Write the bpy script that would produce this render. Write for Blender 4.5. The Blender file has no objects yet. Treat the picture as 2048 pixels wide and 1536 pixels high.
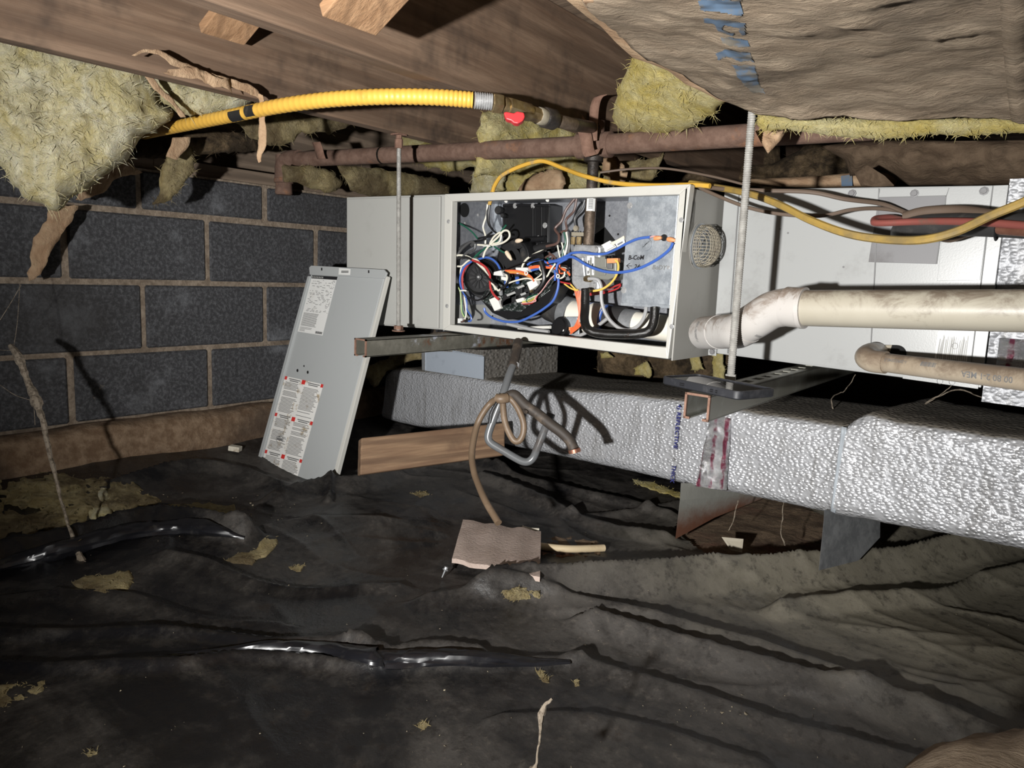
import bpy, bmesh, math, random
import numpy as np
from mathutils import Vector, Matrix, noise

# ------------------------------------------------------------------ camera, world, light, exposure
scene = bpy.context.scene
COL = scene.collection
F = 1437.4                                   # focal length in pixels of the 2048 x 1536 photograph
YAW, PITCH, ROLL = .677505, .15833, .048945
_cy, _sy, _cp, _sp = math.cos(YAW), math.sin(YAW), math.cos(PITCH), math.sin(PITCH)
FWD = Vector((-_sy * _cp, _cy * _cp, -_sp))
_r0 = Vector((_cy, _sy, 0)); _u0 = _r0.cross(FWD)
RIGHT = math.cos(ROLL) * _r0 + math.sin(ROLL) * _u0
UP = -math.sin(ROLL) * _r0 + math.cos(ROLL) * _u0
cam_d = bpy.data.cameras.new('camera'); cam = bpy.data.objects.new('camera', cam_d); COL.objects.link(cam)
cam_d.sensor_fit = 'HORIZONTAL'; cam_d.sensor_width = 36.0; cam_d.lens = 36.0 * F / 2048
cam_d.clip_start = .01
cam.matrix_world = Matrix(((RIGHT.x, UP.x, -FWD.x, 0), (RIGHT.y, UP.y, -FWD.y, 0), (RIGHT.z, UP.z, -FWD.z, 0), (0, 0, 0, 1)))
scene.camera = cam
world = bpy.data.worlds.new('world'); scene.world = world; world.use_nodes = True
world.node_tree.nodes['Background'].inputs[0].default_value = (.5, .55, .6, 1)
world.node_tree.nodes['Background'].inputs[1].default_value = .02
ld = bpy.data.lights.new('work_lamp', 'SPOT'); lamp = bpy.data.objects.new('work_lamp', ld); COL.objects.link(lamp)
ld.energy = 300; ld.shadow_soft_size = .022; ld.spot_size = math.radians(94); ld.spot_blend = 1.0
ld.color = (1, .985, .96)
lamp.location = (-.19, -.55, -.075)
lamp.rotation_euler = (Vector((-1.08, 1.5, .30)) - lamp.location).to_track_quat('-Z', 'Y').to_euler()
scene.view_settings.view_transform = 'Standard'; scene.view_settings.look = 'None'
scene.view_settings.gamma = 1; scene.view_settings.use_curve_mapping = False
scene.view_settings.exposure = 0.0

# ------------------------------------------------------------------ helpers
def ray(px, py):
    return FWD + RIGHT * ((px - 1024) / F) - UP * ((py - 768) / F)
def at(px, py, x=None, y=None, z=None, d=None):
    r = ray(px, py)
    if d is not None: return r * d
    if x is not None: return r * (x / r.x)
    if y is not None: return r * (y / r.y)
    return r * (z / r.z)
def atp(px, py, P, N):
    r = ray(px, py); return r * (P.dot(N) / r.dot(N))
def mpp(p):                                  # metres per photograph pixel at a point
    return p.dot(FWD) / F
def V(*a): return Vector(a)
def zA(x, y): return (860 + x / 4.5175, 360 + y / 4.5175)
def zB(x, y): return (1100 + x / 4.5175, 360 + y / 4.5175)
def zC(x, y): return (900 + x * .12695, 480 + y * .12692)

class MB:
    def __init__(s): s.v = []; s.f = []
    def add(s, vs, fs):
        o = len(s.v); s.v += [tuple(p) for p in vs]; s.f += [tuple(i + o for i in f) for f in fs]; return s
    def hexa(s, p):                          # p: 4 bottom corners then 4 top corners
        return s.add(p, [(3, 2, 1, 0), (4, 5, 6, 7), (0, 1, 5, 4), (1, 2, 6, 5), (2, 3, 7, 6), (3, 0, 4, 7)])
    def box(s, a, b):
        x0, y0, z0 = a; x1, y1, z1 = b
        return s.hexa([(x0, y0, z0), (x1, y0, z0), (x1, y1, z0), (x0, y1, z0), (x0, y0, z1), (x1, y0, z1), (x1, y1, z1), (x0, y1, z1)])
    def prism(s, poly, ext):                 # polygon (list of points) extruded by a vector
        n = len(poly); e = Vector(ext); a = [Vector(p) for p in poly]; b = [p + e for p in a]
        fs = [tuple(range(n - 1, -1, -1)), tuple(range(n, 2 * n))] + [(i, (i + 1) % n, n + (i + 1) % n, n + i) for i in range(n)]
        return s.add(a + b, fs)
    def tube(s, pts, r, n=8, closed=False, caps=True):
        pts = [Vector(p) for p in pts]; m = len(pts)
        rs = r if isinstance(r, (list, tuple)) else [r] * m
        t0 = (pts[1] - pts[0]).normalized()
        u = t0.orthogonal().normalized(); vs = []; fs = []
        for i in range(m):
            if closed: t = pts[(i + 1) % m] - pts[i - 1]
            else: t = pts[min(i + 1, m - 1)] - pts[max(i - 1, 0)]
            if t.length < 1e-9: t = t0
            t = t.normalized(); u = (u - t * u.dot(t))
            if u.length < 1e-6: u = t.orthogonal()
            u.normalize(); w = t.cross(u)
            for k in range(n):
                a = 2 * math.pi * k / n
                vs.append(pts[i] + (u * math.cos(a) + w * math.sin(a)) * rs[i])
        for i in range(m if closed else m - 1):
            j = (i + 1) % m
            for k in range(n):
                l = (k + 1) % n
                fs.append((i * n + k, i * n + l, j * n + l, j * n + k))
        if caps and not closed:
            fs.append(tuple(range(n - 1, -1, -1))); fs.append(tuple(range((m - 1) * n, m * n)))
        return s.add(vs, fs)
    def lathe(s, c, axis, prof, n=24):       # prof: (distance along axis, radius)
        a = Vector(axis).normalized(); c = Vector(c)
        return s.tube([c + a * p[0] + a * (i * 1e-6) for i, p in enumerate(prof)], [p[1] for p in prof], n)
    def grid(s, rows):                       # list of rows of points
        nr, nc = len(rows), len(rows[0])
        return s.add([p for r in rows for p in r], [(i * nc + j, i * nc + j + 1, (i + 1) * nc + j + 1, (i + 1) * nc + j) for i in range(nr - 1) for j in range(nc - 1)])
    def build(s, name, mat, parent=None, smooth=False, bevel=0, thick=0, label=None, sub=0, angle=40):
        o_ = parent_world(parent)
        me = bpy.data.meshes.new(name); me.from_pydata([(p[0] - o_.x, p[1] - o_.y, p[2] - o_.z) for p in s.v], [], s.f)
        bm = bmesh.new(); bm.from_mesh(me); bmesh.ops.recalc_face_normals(bm, faces=bm.faces); bm.to_mesh(me); bm.free()
        if smooth: me.shade_smooth()
        ob = bpy.data.objects.new(name, me); COL.objects.link(ob); me.materials.append(mat)
        if parent: ob.parent = parent
        if thick:
            md = ob.modifiers.new('solid', 'SOLIDIFY'); md.thickness = thick; md.offset = 0
        if sub:
            md = ob.modifiers.new('sub', 'SUBSURF'); md.levels = sub; md.render_levels = sub
        if bevel:
            md = ob.modifiers.new('bevel', 'BEVEL'); md.width = bevel; md.segments = 2; md.limit_method = 'ANGLE'
        if smooth:
            try: me.set_sharp_from_angle(angle=math.radians(angle))
            except Exception: pass
        if label: ob['label'] = label
        return ob
def parent_world(p):
    o = Vector((0, 0, 0))
    while p is not None:
        o = o + p.location; p = p.parent
    return o
def thing(name, loc, label, cat, group=None):
    o = bpy.data.objects.new(name, None); COL.objects.link(o); o.location = loc; o.empty_display_size = .02
    return tag(o, label, cat, group)
def tag(o, label, cat, group=None):
    o['label'] = label; o['category'] = cat
    if group: o['group'] = group
    return o
def single(mb, name, mat, label, cat, group=None, **k):      # a thing that is one mesh, its origin at its middle
    a = np.array(mb.v); c = Vector(a.mean(0)); c.z = float(a[:, 2].min())
    mb.v = [(p[0] - c.x, p[1] - c.y, p[2] - c.z) for p in mb.v]
    o = mb.build(name, mat, None, **k); o.location = c
    return tag(o, label, cat, group)
def struct(o): o['kind'] = 'structure'; return o
def cr(pts, n=8):                            # Catmull-Rom through points
    P = [Vector(p) for p in pts]; P = [P[0] * 2 - P[1]] + P + [P[-1] * 2 - P[-2]]; out = []
    for i in range(1, len(P) - 2):
        a, b, c, d = P[i - 1:i + 3]
        for k in range(n):
            t = k / n
            out.append(.5 * ((2 * b) + (c - a) * t + (2 * a - 5 * b + 4 * c - d) * t * t + (3 * b - 3 * c + d - a) * t ** 3))
    out.append(P[-2]); return out
def pxs(pts, **k): return [at(p[0], p[1], **({'d': p[2]} if len(p) > 2 else k)) for p in pts]
def fbm(p, o=4): return noise.fractal(p, .9, 2.0, o)

def inside_dist(X, Y, poly):
    P = np.array(poly, float); n = len(P)
    ins = np.zeros(X.shape, bool); best = np.full(X.shape, 1e18); nx = X.copy(); ny = Y.copy()
    for i in range(n):
        x0, y0 = P[i]; x1, y1 = P[(i + 1) % n]
        c = ((y0 > Y) != (y1 > Y)) & (X < (x1 - x0) * (Y - y0) / (y1 - y0 + 1e-12) + x0); ins ^= c
        L = (x1 - x0) ** 2 + (y1 - y0) ** 2 + 1e-12
        t = np.clip(((X - x0) * (x1 - x0) + (Y - y0) * (y1 - y0)) / L, 0, 1)
        qx = x0 + t * (x1 - x0); qy = y0 + t * (y1 - y0); dd = (X - qx) ** 2 + (Y - qy) ** 2
        m = dd < best; best[m] = dd[m]; nx[m] = qx[m]; ny[m] = qy[m]
    return ins, np.sqrt(best), nx, ny
def rough_poly(poly, step, amp, seed):
    rnd = random.Random(seed); out = []
    n = len(poly)
    for i in range(n):
        a = poly[i]; b = poly[(i + 1) % n]; L = math.hypot(b[0] - a[0], b[1] - a[1]); k = max(1, int(L / step))
        for j in range(k):
            t = j / k; out.append((a[0] + (b[0] - a[0]) * t + rnd.uniform(-amp, amp), a[1] + (b[1] - a[1]) * t + rnd.uniform(-amp, amp)))
    return out
def pillow(poly, dep, T, Tb=None, step=8, R=None, amp=.01, fr=14, seed=0, ragged=0, wave=None, fuzz=0, fl=1.0):
    """A puffy body with an outline given along sight lines and a real distance and thickness. dep(px,py) -> metres in front."""
    if Tb is None: Tb = T * .6
    if ragged: poly = rough_poly(poly, ragged * 2.5, ragged, seed)
    P = np.array(poly, float); x0, y0 = P.min(0) - step; x1, y1 = P.max(0) + step
    X, Y = np.meshgrid(np.arange(x0, x1 + step, step), np.arange(y0, y1 + step, step))
    ins, D, NX, NY = inside_dist(X, Y, poly)
    cell = ins[:-1, :-1] | ins[1:, :-1] | ins[:-1, 1:] | ins[1:, 1:]
    use = np.zeros(X.shape, bool)
    use[:-1, :-1] |= cell; use[1:, :-1] |= cell; use[:-1, 1:] |= cell; use[1:, 1:] |= cell
    idx = {}; mb = MB(); front = []; back = []
    for i, j in zip(*np.nonzero(use)):
        inn = ins[i, j]; px, py = (X[i, j], Y[i, j]) if inn else (NX[i, j], NY[i, j])
        dist = D[i, j] if inn else 0.0
        d = dep(px, py); r = ray(px, py); base = r * d
        q = dist * d / F; Rr = R or T * 1.2
        k = min(q / Rr, 1.0); k = math.sqrt(max(0, 1 - (1 - k) ** 2))
        nz = fbm(base * fr + Vector((seed * 7.1, seed * 3.3, 0)), 4) * amp * (.25 + .75 * k)
        nz += (fbm(base * fr * 3.7 + Vector((seed, 5, 2)), 3) * .42 + abs(noise.noise(base * fr * 1.6 + Vector((seed, 1, 0)))) * -.7) * amp * k
        rn = r.normalized()
        idx[(i, j)] = len(front); front.append(base - rn * (T * k + nz)); back.append(base + rn * (Tb * k + .0015))
    nf = len(front); fs = []
    edge = {}
    for i, j in zip(*np.nonzero(cell)):
        q = [idx[(i, j)], idx[(i, j + 1)], idx[(i + 1, j + 1)], idx[(i + 1, j)]]
        fs.append(tuple(q)); fs.append(tuple(a + nf for a in q[::-1]))
        for a, b in zip(q, q[1:] + q[:1]):
            if (b, a) in edge: del edge[(b, a)]
            else: edge[(a, b)] = 1
    for a, b in edge: fs.append((b, a, a + nf, b + nf))
    mb.add(front + back, fs)
    if fuzz:
        rf_ = random.Random(seed + 99); nS_ = min(1600, int(nf * fuzz))
        for _ in range(nS_):
            p = front[rf_.randrange(nf)]; n_ = -p.normalized(); t_ = V(rf_.uniform(-1, 1), rf_.uniform(-1, 1), rf_.uniform(-1, 1)); t_ = (t_ - n_ * t_.dot(n_)).normalized()
            L = rf_.uniform(.006, .024) * fl; s_ = t_.cross(n_) * rf_.uniform(.00025, .0006); h_ = rf_.uniform(-.1, .35)
            a, b, c = p - n_ * .001, p + t_ * L * .5 + n_ * L * h_, p + t_ * L + n_ * L * rf_.uniform(-.2, .4) + V(0, 0, -L * .15)
            mb.add([a - s_, a + s_, b - s_, b + s_, c], [(0, 1, 3, 2), (2, 3, 4)])
    return mb
def ribbon(L, Rr, nc=4, per=5, amp=.004, fr=25, seed=0):
    """a strip of paper between two edges (lists of world points)"""
    A = cr(L, per); B = cr(Rr, per); n = min(len(A), len(B)); rows = []
    for i in range(n):
        row = []
        for k in range(nc + 1):
            p = A[i].lerp(B[i], k / nc); p = p + Vector((fbm(p * fr + V(seed, 0, 0)), fbm(p * fr + V(0, seed, 9)), fbm(p * fr + V(5, 0, seed)))) * amp
            row.append(p)
        rows.append(row)
    return MB().grid(rows)

# ------------------------------------------------------------------ materials
class NT:
    def __init__(s, name, world=False):
        m = bpy.data.materials.new(name); m.use_nodes = True; s.m = m; s.t = m.node_tree; s.b = s.t.nodes['Principled BSDF']
        s.co = s.t.nodes.new('ShaderNodeNewGeometry').outputs['Position'] if world else s.t.nodes.new('ShaderNodeTexCoord').outputs['Object']
    def n(s, typ, **k):
        nd = s.t.nodes.new(typ)
        for a, v in k.items():
            if a.startswith('_'): setattr(nd, a[1:], v)
        return nd
    def lk(s, a, b): s.t.links.new(a, b)
    def scaled(s, sc):
        mp = s.n('ShaderNodeMapping'); mp.inputs['Scale'].default_value = sc; s.lk(s.co, mp.inputs[0]); return mp.outputs[0]
    def noise(s, scale, detail=6, rough=.6, stretch=None, dist=0):
        nd = s.n('ShaderNodeTexNoise'); nd.inputs['Scale'].default_value = scale; nd.inputs['Detail'].default_value = detail
        nd.inputs['Roughness'].default_value = rough; nd.inputs['Distortion'].default_value = dist
        s.lk(s.scaled(stretch) if stretch else s.co, nd.inputs['Vector']); return nd.outputs['Fac']
    def vor(s, scale, stretch=None):
        nd = s.n('ShaderNodeTexVoronoi'); nd.inputs['Scale'].default_value = scale
        s.lk(s.scaled(stretch) if stretch else s.co, nd.inputs['Vector']); return nd.outputs['Distance']
    def wave(s, scale, dist=0, direction='Z', detail=2, dscale=1, stretch=None):
        nd = s.n('ShaderNodeTexWave'); nd.bands_direction = direction; nd.inputs['Scale'].default_value = scale
        nd.inputs['Distortion'].default_value = dist; nd.inputs['Detail'].default_value = detail; nd.inputs['Detail Scale'].default_value = dscale
        s.lk(s.scaled(stretch) if stretch else s.co, nd.inputs['Vector']); return nd.outputs['Fac']
    def ramp(s, f, lo, hi, a=0.0, b=1.0):
        nd = s.n('ShaderNodeMapRange'); nd.interpolation_type = 'SMOOTHSTEP'
        nd.inputs[1].default_value = lo; nd.inputs[2].default_value = hi; nd.inputs[3].default_value = a; nd.inputs[4].default_value = b
        s.lk(f, nd.inputs[0]); return nd.outputs[0]
    def math(s, op, a, b):
        nd = s.n('ShaderNodeMath'); nd.operation = op
        for i, v in enumerate((a, b)):
            if isinstance(v, (int, float)): nd.inputs[i].default_value = v
            else: s.lk(v, nd.inputs[i])
        return nd.outputs[0]
    def mix(s, f, a, b):
        nd = s.n('ShaderNodeMix'); nd.data_type = 'RGBA'; s.lk(f, nd.inputs['Factor'])
        for i, v in ((6, a), (7, b)):
            if isinstance(v, tuple): nd.inputs[i].default_value = (*v, 1)
            else: s.lk(v, nd.inputs[i])
        return nd.outputs[2]
    def done(s, col, rough=.6, metal=0.0, bump=None, bd=.01, spec=None, bump2=None):
        for key, v in (('Base Color', col), ('Roughness', rough), ('Metallic', metal)):
            if isinstance(v, tuple): s.b.inputs[key].default_value = (*v, 1)
            elif isinstance(v, (int, float)): s.b.inputs[key].default_value = v
            else: s.lk(v, s.b.inputs[key])
        if spec is not None: s.b.inputs['Specular IOR Level'].default_value = spec
        if bump is not None:
            bn = s.n('ShaderNodeBump'); bn.inputs['Distance'].default_value = bd; bn.inputs['Strength'].default_value = 1; s.lk(bump, bn.inputs['Height'])
            if bump2:
                b2 = s.n('ShaderNodeBump'); b2.inputs['Distance'].default_value = bump2[1]; s.lk(bump2[0], b2.inputs['Height']); s.lk(b2.outputs[0], bn.inputs['Normal'])
            s.lk(bn.outputs[0], s.b.inputs['Normal'])
        return s.m
def plain(name, c, rough=.5, metal=0.0, spec=None, dirt=None, ds=30, lo=.5, hi=.7, bumps=0, bscale=80):
    t = NT(name); col = c
    if dirt: col = t.mix(t.ramp(t.noise(ds, 8, .65), lo, hi), c, dirt)
    return t.done(col, rough, metal, t.noise(bscale, 4) if bumps else None, bumps, spec)

def m_wood(name, a, b, axis='Y', dark=(.032, .021, .015), sc=1.0, stain=.85, rough=.8):
    t = NT(name); st = {'X': (.35, 6, 6), 'Y': (6, .35, 6), 'Z': (6, 6, .35)}[axis]
    g = t.noise(7 * sc, 8, .65, st, .15); g2 = t.noise(26 * sc, 6, .6, st)
    w = t.wave(1.6 * sc, 9, 'DIAGONAL', 3, .9, st)
    c = t.mix(t.ramp(g, .35, .68), a, b)
    c = t.mix(t.math('MULTIPLY', t.ramp(w, .55, .95), .45), c, tuple(x * .55 for x in a))
    c = t.mix(t.math('MULTIPLY', t.ramp(g2, .45, .75), .5), c, tuple(x * .6 for x in b))
    c = t.mix(t.math('MULTIPLY', t.ramp(t.noise(3.1, 5, .7), .52, .72), stain), c, dark)
    return t.done(c, rough, 0, t.math('ADD', g, g2), .0012)
M = {}
M['joist'] = m_wood('joist_wood', (.120, .072, .044), (.20, .132, .087), 'Y')
M['bridging'] = m_wood('bridging_wood', (.27, .15, .075), (.40, .24, .13), 'X', (.16, .09, .05), 1.5, .4)
M['sill'] = m_wood('sill_wood', (.15, .11, .08), (.24, .18, .13), 'Y')
M['board'] = m_wood('old_board_wood', (.13, .072, .04), (.26, .165, .095), 'X', (.05, .025, .015), 1.2, .7)
M['subfloor'] = m_wood('subfloor_wood', (.16, .11, .075), (.22, .16, .11), 'X')

def m_block():
    t = NT('painted_concrete_block', True); n1 = t.noise(95, 6, .75); n2 = t.noise(4.5, 6, .7); n3 = t.noise(2.2, 4)
    c = t.mix(t.ramp(n1, .42, .66), (.052, .052, .056), (.135, .137, .146))
    c = t.mix(t.math('MULTIPLY', t.ramp(n2, .52, .74), .65), c, (.27, .28, .30))
    c = t.mix(t.math('MULTIPLY', t.ramp(n3, .5, .75), .6), c, (.035, .032, .030))
    c = t.mix(t.ramp(t.noise(14, 8, .7), .68, .76), c, (.32, .27, .21))
    return t.done(c, .78, 0, n1, .006, .35)
M['block'] = m_block()
def m_mortar():
    t = NT('mortar'); n1 = t.noise(60, 6, .7); n2 = t.noise(5, 5)
    c = t.mix(t.ramp(n1, .35, .7), (.19, .145, .105), (.34, .275, .21)); c = t.mix(t.ramp(n2, .5, .75), c, (.10, .075, .055))
    return t.done(c, .95, 0, n1, .006)
M['mortar'] = m_mortar()
def m_footing():
    t = NT('muddy_concrete'); n1 = t.noise(30, 7, .7); n2 = t.noise(2.4, 5, .6, (3, 1, 1))
    c = t.mix(t.ramp(n1, .35, .7), (.15, .09, .05), (.30, .21, .135)); c = t.mix(t.math('MULTIPLY', t.ramp(n2, .48, .68), .8), c, (.05, .032, .022))
    return t.done(c, .9, 0, n1, .008)
M['footing'] = m_footing()
def m_soil():
    t = NT('red_soil'); n1 = t.noise(24, 8, .7); n2 = t.noise(5, 5)
    c = t.mix(t.ramp(n1, .35, .7), (.10, .062, .035), (.24, .165, .10)); c = t.mix(t.ramp(n2, .5, .65), c, (.16, .075, .045))
    return t.done(c, .95, 0, n1, .012)
M['soil'] = m_soil()
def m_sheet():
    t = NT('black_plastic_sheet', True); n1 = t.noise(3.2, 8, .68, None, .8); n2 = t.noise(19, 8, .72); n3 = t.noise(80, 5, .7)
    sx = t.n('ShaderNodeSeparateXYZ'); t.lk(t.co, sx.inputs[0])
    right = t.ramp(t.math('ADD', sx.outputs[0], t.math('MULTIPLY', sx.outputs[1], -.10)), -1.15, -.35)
    dust_light = t.math('ADD', t.math('MULTIPLY', n1, .75), t.math('MULTIPLY', n2, .35)); dust_light = t.math('ADD', t.math('ADD', dust_light, t.math('MULTIPLY', right, .06)), t.math('MULTIPLY', t.ramp(sx.outputs[1], .55, 1.25), .10))  # random and right-hand dust, plus painted-in dimming of the near floor
    df = t.ramp(dust_light, .49, .79)
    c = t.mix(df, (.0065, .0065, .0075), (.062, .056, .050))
    far = t.ramp(t.math('ADD', sx.outputs[1], t.math('MULTIPLY', n1, .5)), 1.36, 1.72)  # paints the lit look of the right-hand ridge into the colour
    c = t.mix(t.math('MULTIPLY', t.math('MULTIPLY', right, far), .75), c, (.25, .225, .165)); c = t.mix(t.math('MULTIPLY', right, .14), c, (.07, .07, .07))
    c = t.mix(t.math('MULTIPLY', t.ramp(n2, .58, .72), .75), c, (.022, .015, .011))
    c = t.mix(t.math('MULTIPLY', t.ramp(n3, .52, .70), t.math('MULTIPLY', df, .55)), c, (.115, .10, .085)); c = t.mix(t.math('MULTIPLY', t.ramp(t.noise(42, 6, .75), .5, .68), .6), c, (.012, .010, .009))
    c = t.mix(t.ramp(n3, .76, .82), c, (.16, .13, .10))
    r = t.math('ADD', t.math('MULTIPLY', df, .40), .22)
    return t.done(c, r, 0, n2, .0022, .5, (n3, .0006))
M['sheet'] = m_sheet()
def m_fiber(name, a, b, dirt, dl=.56, dh=.72, st=None):
    t = NT(name); n1 = t.noise(9, 8, .7, st, .7); n2 = t.noise(70, 8, .75, st, .5); n3 = t.noise(5, 7, .7)
    c = t.mix(t.ramp(n1, .33, .66), a, b); c = t.mix(t.math('MULTIPLY', t.ramp(n3, dl, dh), .8), c, dirt)
    c = t.mix(t.math('MULTIPLY', t.ramp(n2, .55, .75), .35), c, tuple(x * .6 for x in a))
    m = t.done(c, .95, 0, t.math('ADD', t.math('MULTIPLY', n2, 1.6), n1), .012, .15)
    t.b.inputs['Subsurface Weight'].default_value = .15; t.b.inputs['Subsurface Radius'].default_value = (.02, .015, .006)
    return m
M['fiber'] = m_fiber('yellow_fiberglass', (.62, .49, .14), (.74, .66, .36), (.33, .23, .10), .52, .70)
M['fiber2'] = m_fiber('pale_fiberglass', (.66, .56, .26), (.86, .81, .60), (.33, .24, .12), .54, .70)
M['fiberdirty'] = m_fiber('dirty_fiberglass', (.36, .28, .13), (.50, .42, .24), (.10, .07, .04), .42, .6)
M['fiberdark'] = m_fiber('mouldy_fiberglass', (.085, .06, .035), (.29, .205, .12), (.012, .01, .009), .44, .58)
def m_paper(name, a, b, dirt):
    t = NT(name); n1 = t.noise(11, 8, .68, (1, 2.2, 1.5), .5); n2 = t.noise(45, 6, .7, (1, 2.5, 2)); n3 = t.noise(4.2, 6, .66)
    c = t.mix(t.ramp(n1, .35, .68), a, b); c = t.mix(t.math('MULTIPLY', t.ramp(n3, .5, .7), .7), c, dirt)
    c = t.mix(t.math('MULTIPLY', t.ramp(n2, .55, .72), .3), c, dirt)
    return t.done(c, .85, 0, t.math('ADD', n1, n2), .004, .2)
M['kraft'] = m_paper('dusty_kraft_paper', (.21, .16, .112), (.32, .255, .185), (.085, .065, .048))
M['kraft2'] = m_paper('torn_kraft_paper', (.33, .21, .125), (.46, .33, .21), (.15, .09, .055))
M['kraftdark'] = m_paper('old_dark_kraft_paper', (.075, .050, .032), (.14, .098, .064), (.022, .016, .012))

def m_rust(name, a, b, c3, rough=.85, metal=.1):
    t = NT(name); n1 = t.noise(28, 8, .7); n2 = t.noise(8, 6, .7)
    c = t.mix(t.ramp(n1, .35, .68), a, b); c = t.mix(t.ramp(n2, .56, .68), c, c3)
    return t.done(c, rough, metal, n1, .003)
M['rustpipe'] = m_rust('rusty_iron_pipe', (.115, .065, .046), (.185, .115, .085), (.24, .115, .06))
M['rust'] = m_rust('rusted_steel_strap', (.15, .08, .055), (.24, .14, .10), (.10, .06, .045))
M['blackiron'] = m_rust('black_iron_pipe', (.02, .018, .017), (.06, .048, .04), (.14, .085, .05), .4, .3)
M['ironworn'] = m_rust('worn_iron_pipe', (.085, .062, .045), (.20, .15, .11), (.12, .075, .045), .5, .5)
M['blackpaintpipe'] = m_rust('black_painted_pipe', (.008, .008, .008), (.014, .013, .012), (.07, .04, .022), .18, .0)
def m_galv(name, a, b, rough=.38, metal=.9, sc=40):
    t = NT(name); n1 = t.noise(sc, 6, .7); n2 = t.noise(6, 5)
    c = t.mix(t.ramp(n1, .35, .65), a, b); c = t.mix(t.math('MULTIPLY', t.ramp(n2, .55, .75), .3), c, tuple(x * .6 for x in a))
    return t.done(c, rough, metal, n1, .0012)
M['galv'] = m_galv('galvanised_sheet', (.27, .295, .325), (.42, .45, .48), .40, .35)
M['galvdull'] = m_galv('dull_galvanised_sheet', (.25, .26, .27), (.40, .41, .42), .5, .55, 25)
M['rod'] = m_galv('zinc_threaded_rod', (.33, .32, .30), (.48, .47, .44), .36, .35, 60)
def m_stand():
    t = NT('rusting_galvanised_support'); n1 = t.noise(14, 7, .7); sx = t.n('ShaderNodeSeparateXYZ'); t.lk(t.co, sx.inputs[0])
    h = t.math('ADD', sx.outputs[2], t.math('MULTIPLY', n1, -.08))
    c = t.mix(t.ramp(h, -.02, .045), (.17, .075, .045), (.30, .30, .27)); return t.done(c, .6, .35, n1, .002)
M['stand'] = m_stand()
def m_strut():
    t = NT('weathered_strut_channel'); n1 = t.noise(22, 8, .7); n2 = t.noise(9, 7, .7)
    c = t.mix(t.ramp(n1, .4, .7), (.145, .14, .115), (.23, .22, .185)); c = t.mix(t.ramp(n2, .6, .66), c, (.45, .47, .52))
    c = t.mix(t.ramp(t.noise(5, 6, .7), .58, .66), c, (.16, .075, .04)); return t.done(c, .55, .4, n1, .0015)
M['strut'] = m_strut()
M['strutclean'] = plain('olive_strut_channel', (.24, .235, .20), .45, .5, None, (.33, .33, .30), 12, .5, .7)
def m_paint(name, c, dirt, amt=.5, rough=.38, sc=7, lo=.55, hi=.8):
    t = NT(name); n1 = t.noise(sc, 9, .72); n2 = t.noise(55, 6, .7)
    col = t.mix(t.math('MULTIPLY', t.ramp(n1, lo, hi), amt), c, dirt)
    col = t.mix(t.math('MULTIPLY', t.ramp(n2, .68, .76), amt * .7), col, dirt)
    return t.done(col, rough, 0, t.noise(300, 2), .00006, .5)
M['cabinet'] = m_paint('beige_grey_cabinet_paint', (.40, .40, .378), (.21, .195, .175), .4)
M['cabinet2'] = m_paint('light_coil_cabinet_paint', (.345, .352, .348), (.17, .165, .155), .6, .30)
M['frame'] = m_paint('off_white_frame_paint', (.52, .512, .475), (.27, .20, .14), .4, .4)
M['doorpaint'] = m_paint('grey_door_paint', (.385, .40, .40), (.27, .265, .25), .4, .42)
M['sidepaint'] = m_paint('dusty_side_paint', (.37, .362, .335), (.24, .225, .205), .6, .5)
M['plate'] = plain('dull_grey_plate', (.145, .143, .147), .5, .1, None, (.095, .09, .09), 14)
M['innersteel'] = m_galv('inner_steel', (.25, .26, .285), (.35, .36, .385), .32, .4, 90)
M['foil'] = None
def m_foil(name, bubble=105, strength=.0021, base=(.54, .55, .575), rough=.40, dirt=.35):
    t = NT(name); v = t.vor(bubble, (1, 1, 1.5)); n = t.noise(16, 7, .7); n2 = t.noise(130, 4, .6)
    b = t.math('ADD', t.ramp(v, 0.0, .75, 1, 0), t.math('MULTIPLY', n, .9))
    c = t.mix(t.math('MULTIPLY', t.ramp(t.noise(5, 6, .7), .5, .75), dirt), base, (.36, .35, .33))
    c = t.mix(t.math('MULTIPLY', t.ramp(t.noise(7, 7, .72, (6, 6, 1)), .5, .68), .55), c, (.24, .235, .225))
    gn = t.n('ShaderNodeNewGeometry'); sn = t.n('ShaderNodeSeparateXYZ'); t.lk(gn.outputs['Normal'], sn.inputs[0])
    up = t.ramp(t.math('ADD', sn.outputs[2], t.math('MULTIPLY', n, .3)), .72, 1.05); c = t.mix(up, c, (.12, .105, .085))      # settled dust
    return t.done(c, t.math('ADD', rough, t.math('MULTIPLY', up, .5)), t.math('SUBTRACT', .45, t.math('MULTIPLY', up, .45)), b, strength, None, (n2, .0006))
M['foil'] = m_foil('bubble_foil')
M['foilplenum'] = m_foil('plenum_foil', 85, .0012, (.27, .275, .29), .46, .4)
M['foildull'] = m_foil('dusty_bubble_foil', 75, .004, (.50, .51, .52), .36, .75)
M['foildark'] = m_foil('dust_covered_foil', 70, .003, (.20, .185, .165), .55, .8)
def m_tape():
    t = NT('foil_tape_red_print'); n = t.noise(22, 7, .7, None, 1.5); w = t.wave(10.5, 1.5, 'X', 2, 3)
    c = t.mix(t.math('MULTIPLY', t.ramp(w, .70, .86), t.ramp(t.noise(30, 5, .7), .40, .55)), (.72, .73, .75), (.42, .10, .17))
    return t.done(c, .2, .85, n, .018)
M['tape'] = m_tape()
M['greytape'] = plain('blue_grey_tape', (.42, .46, .50), .5, .2, None, (.30, .33, .36), 10)
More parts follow.
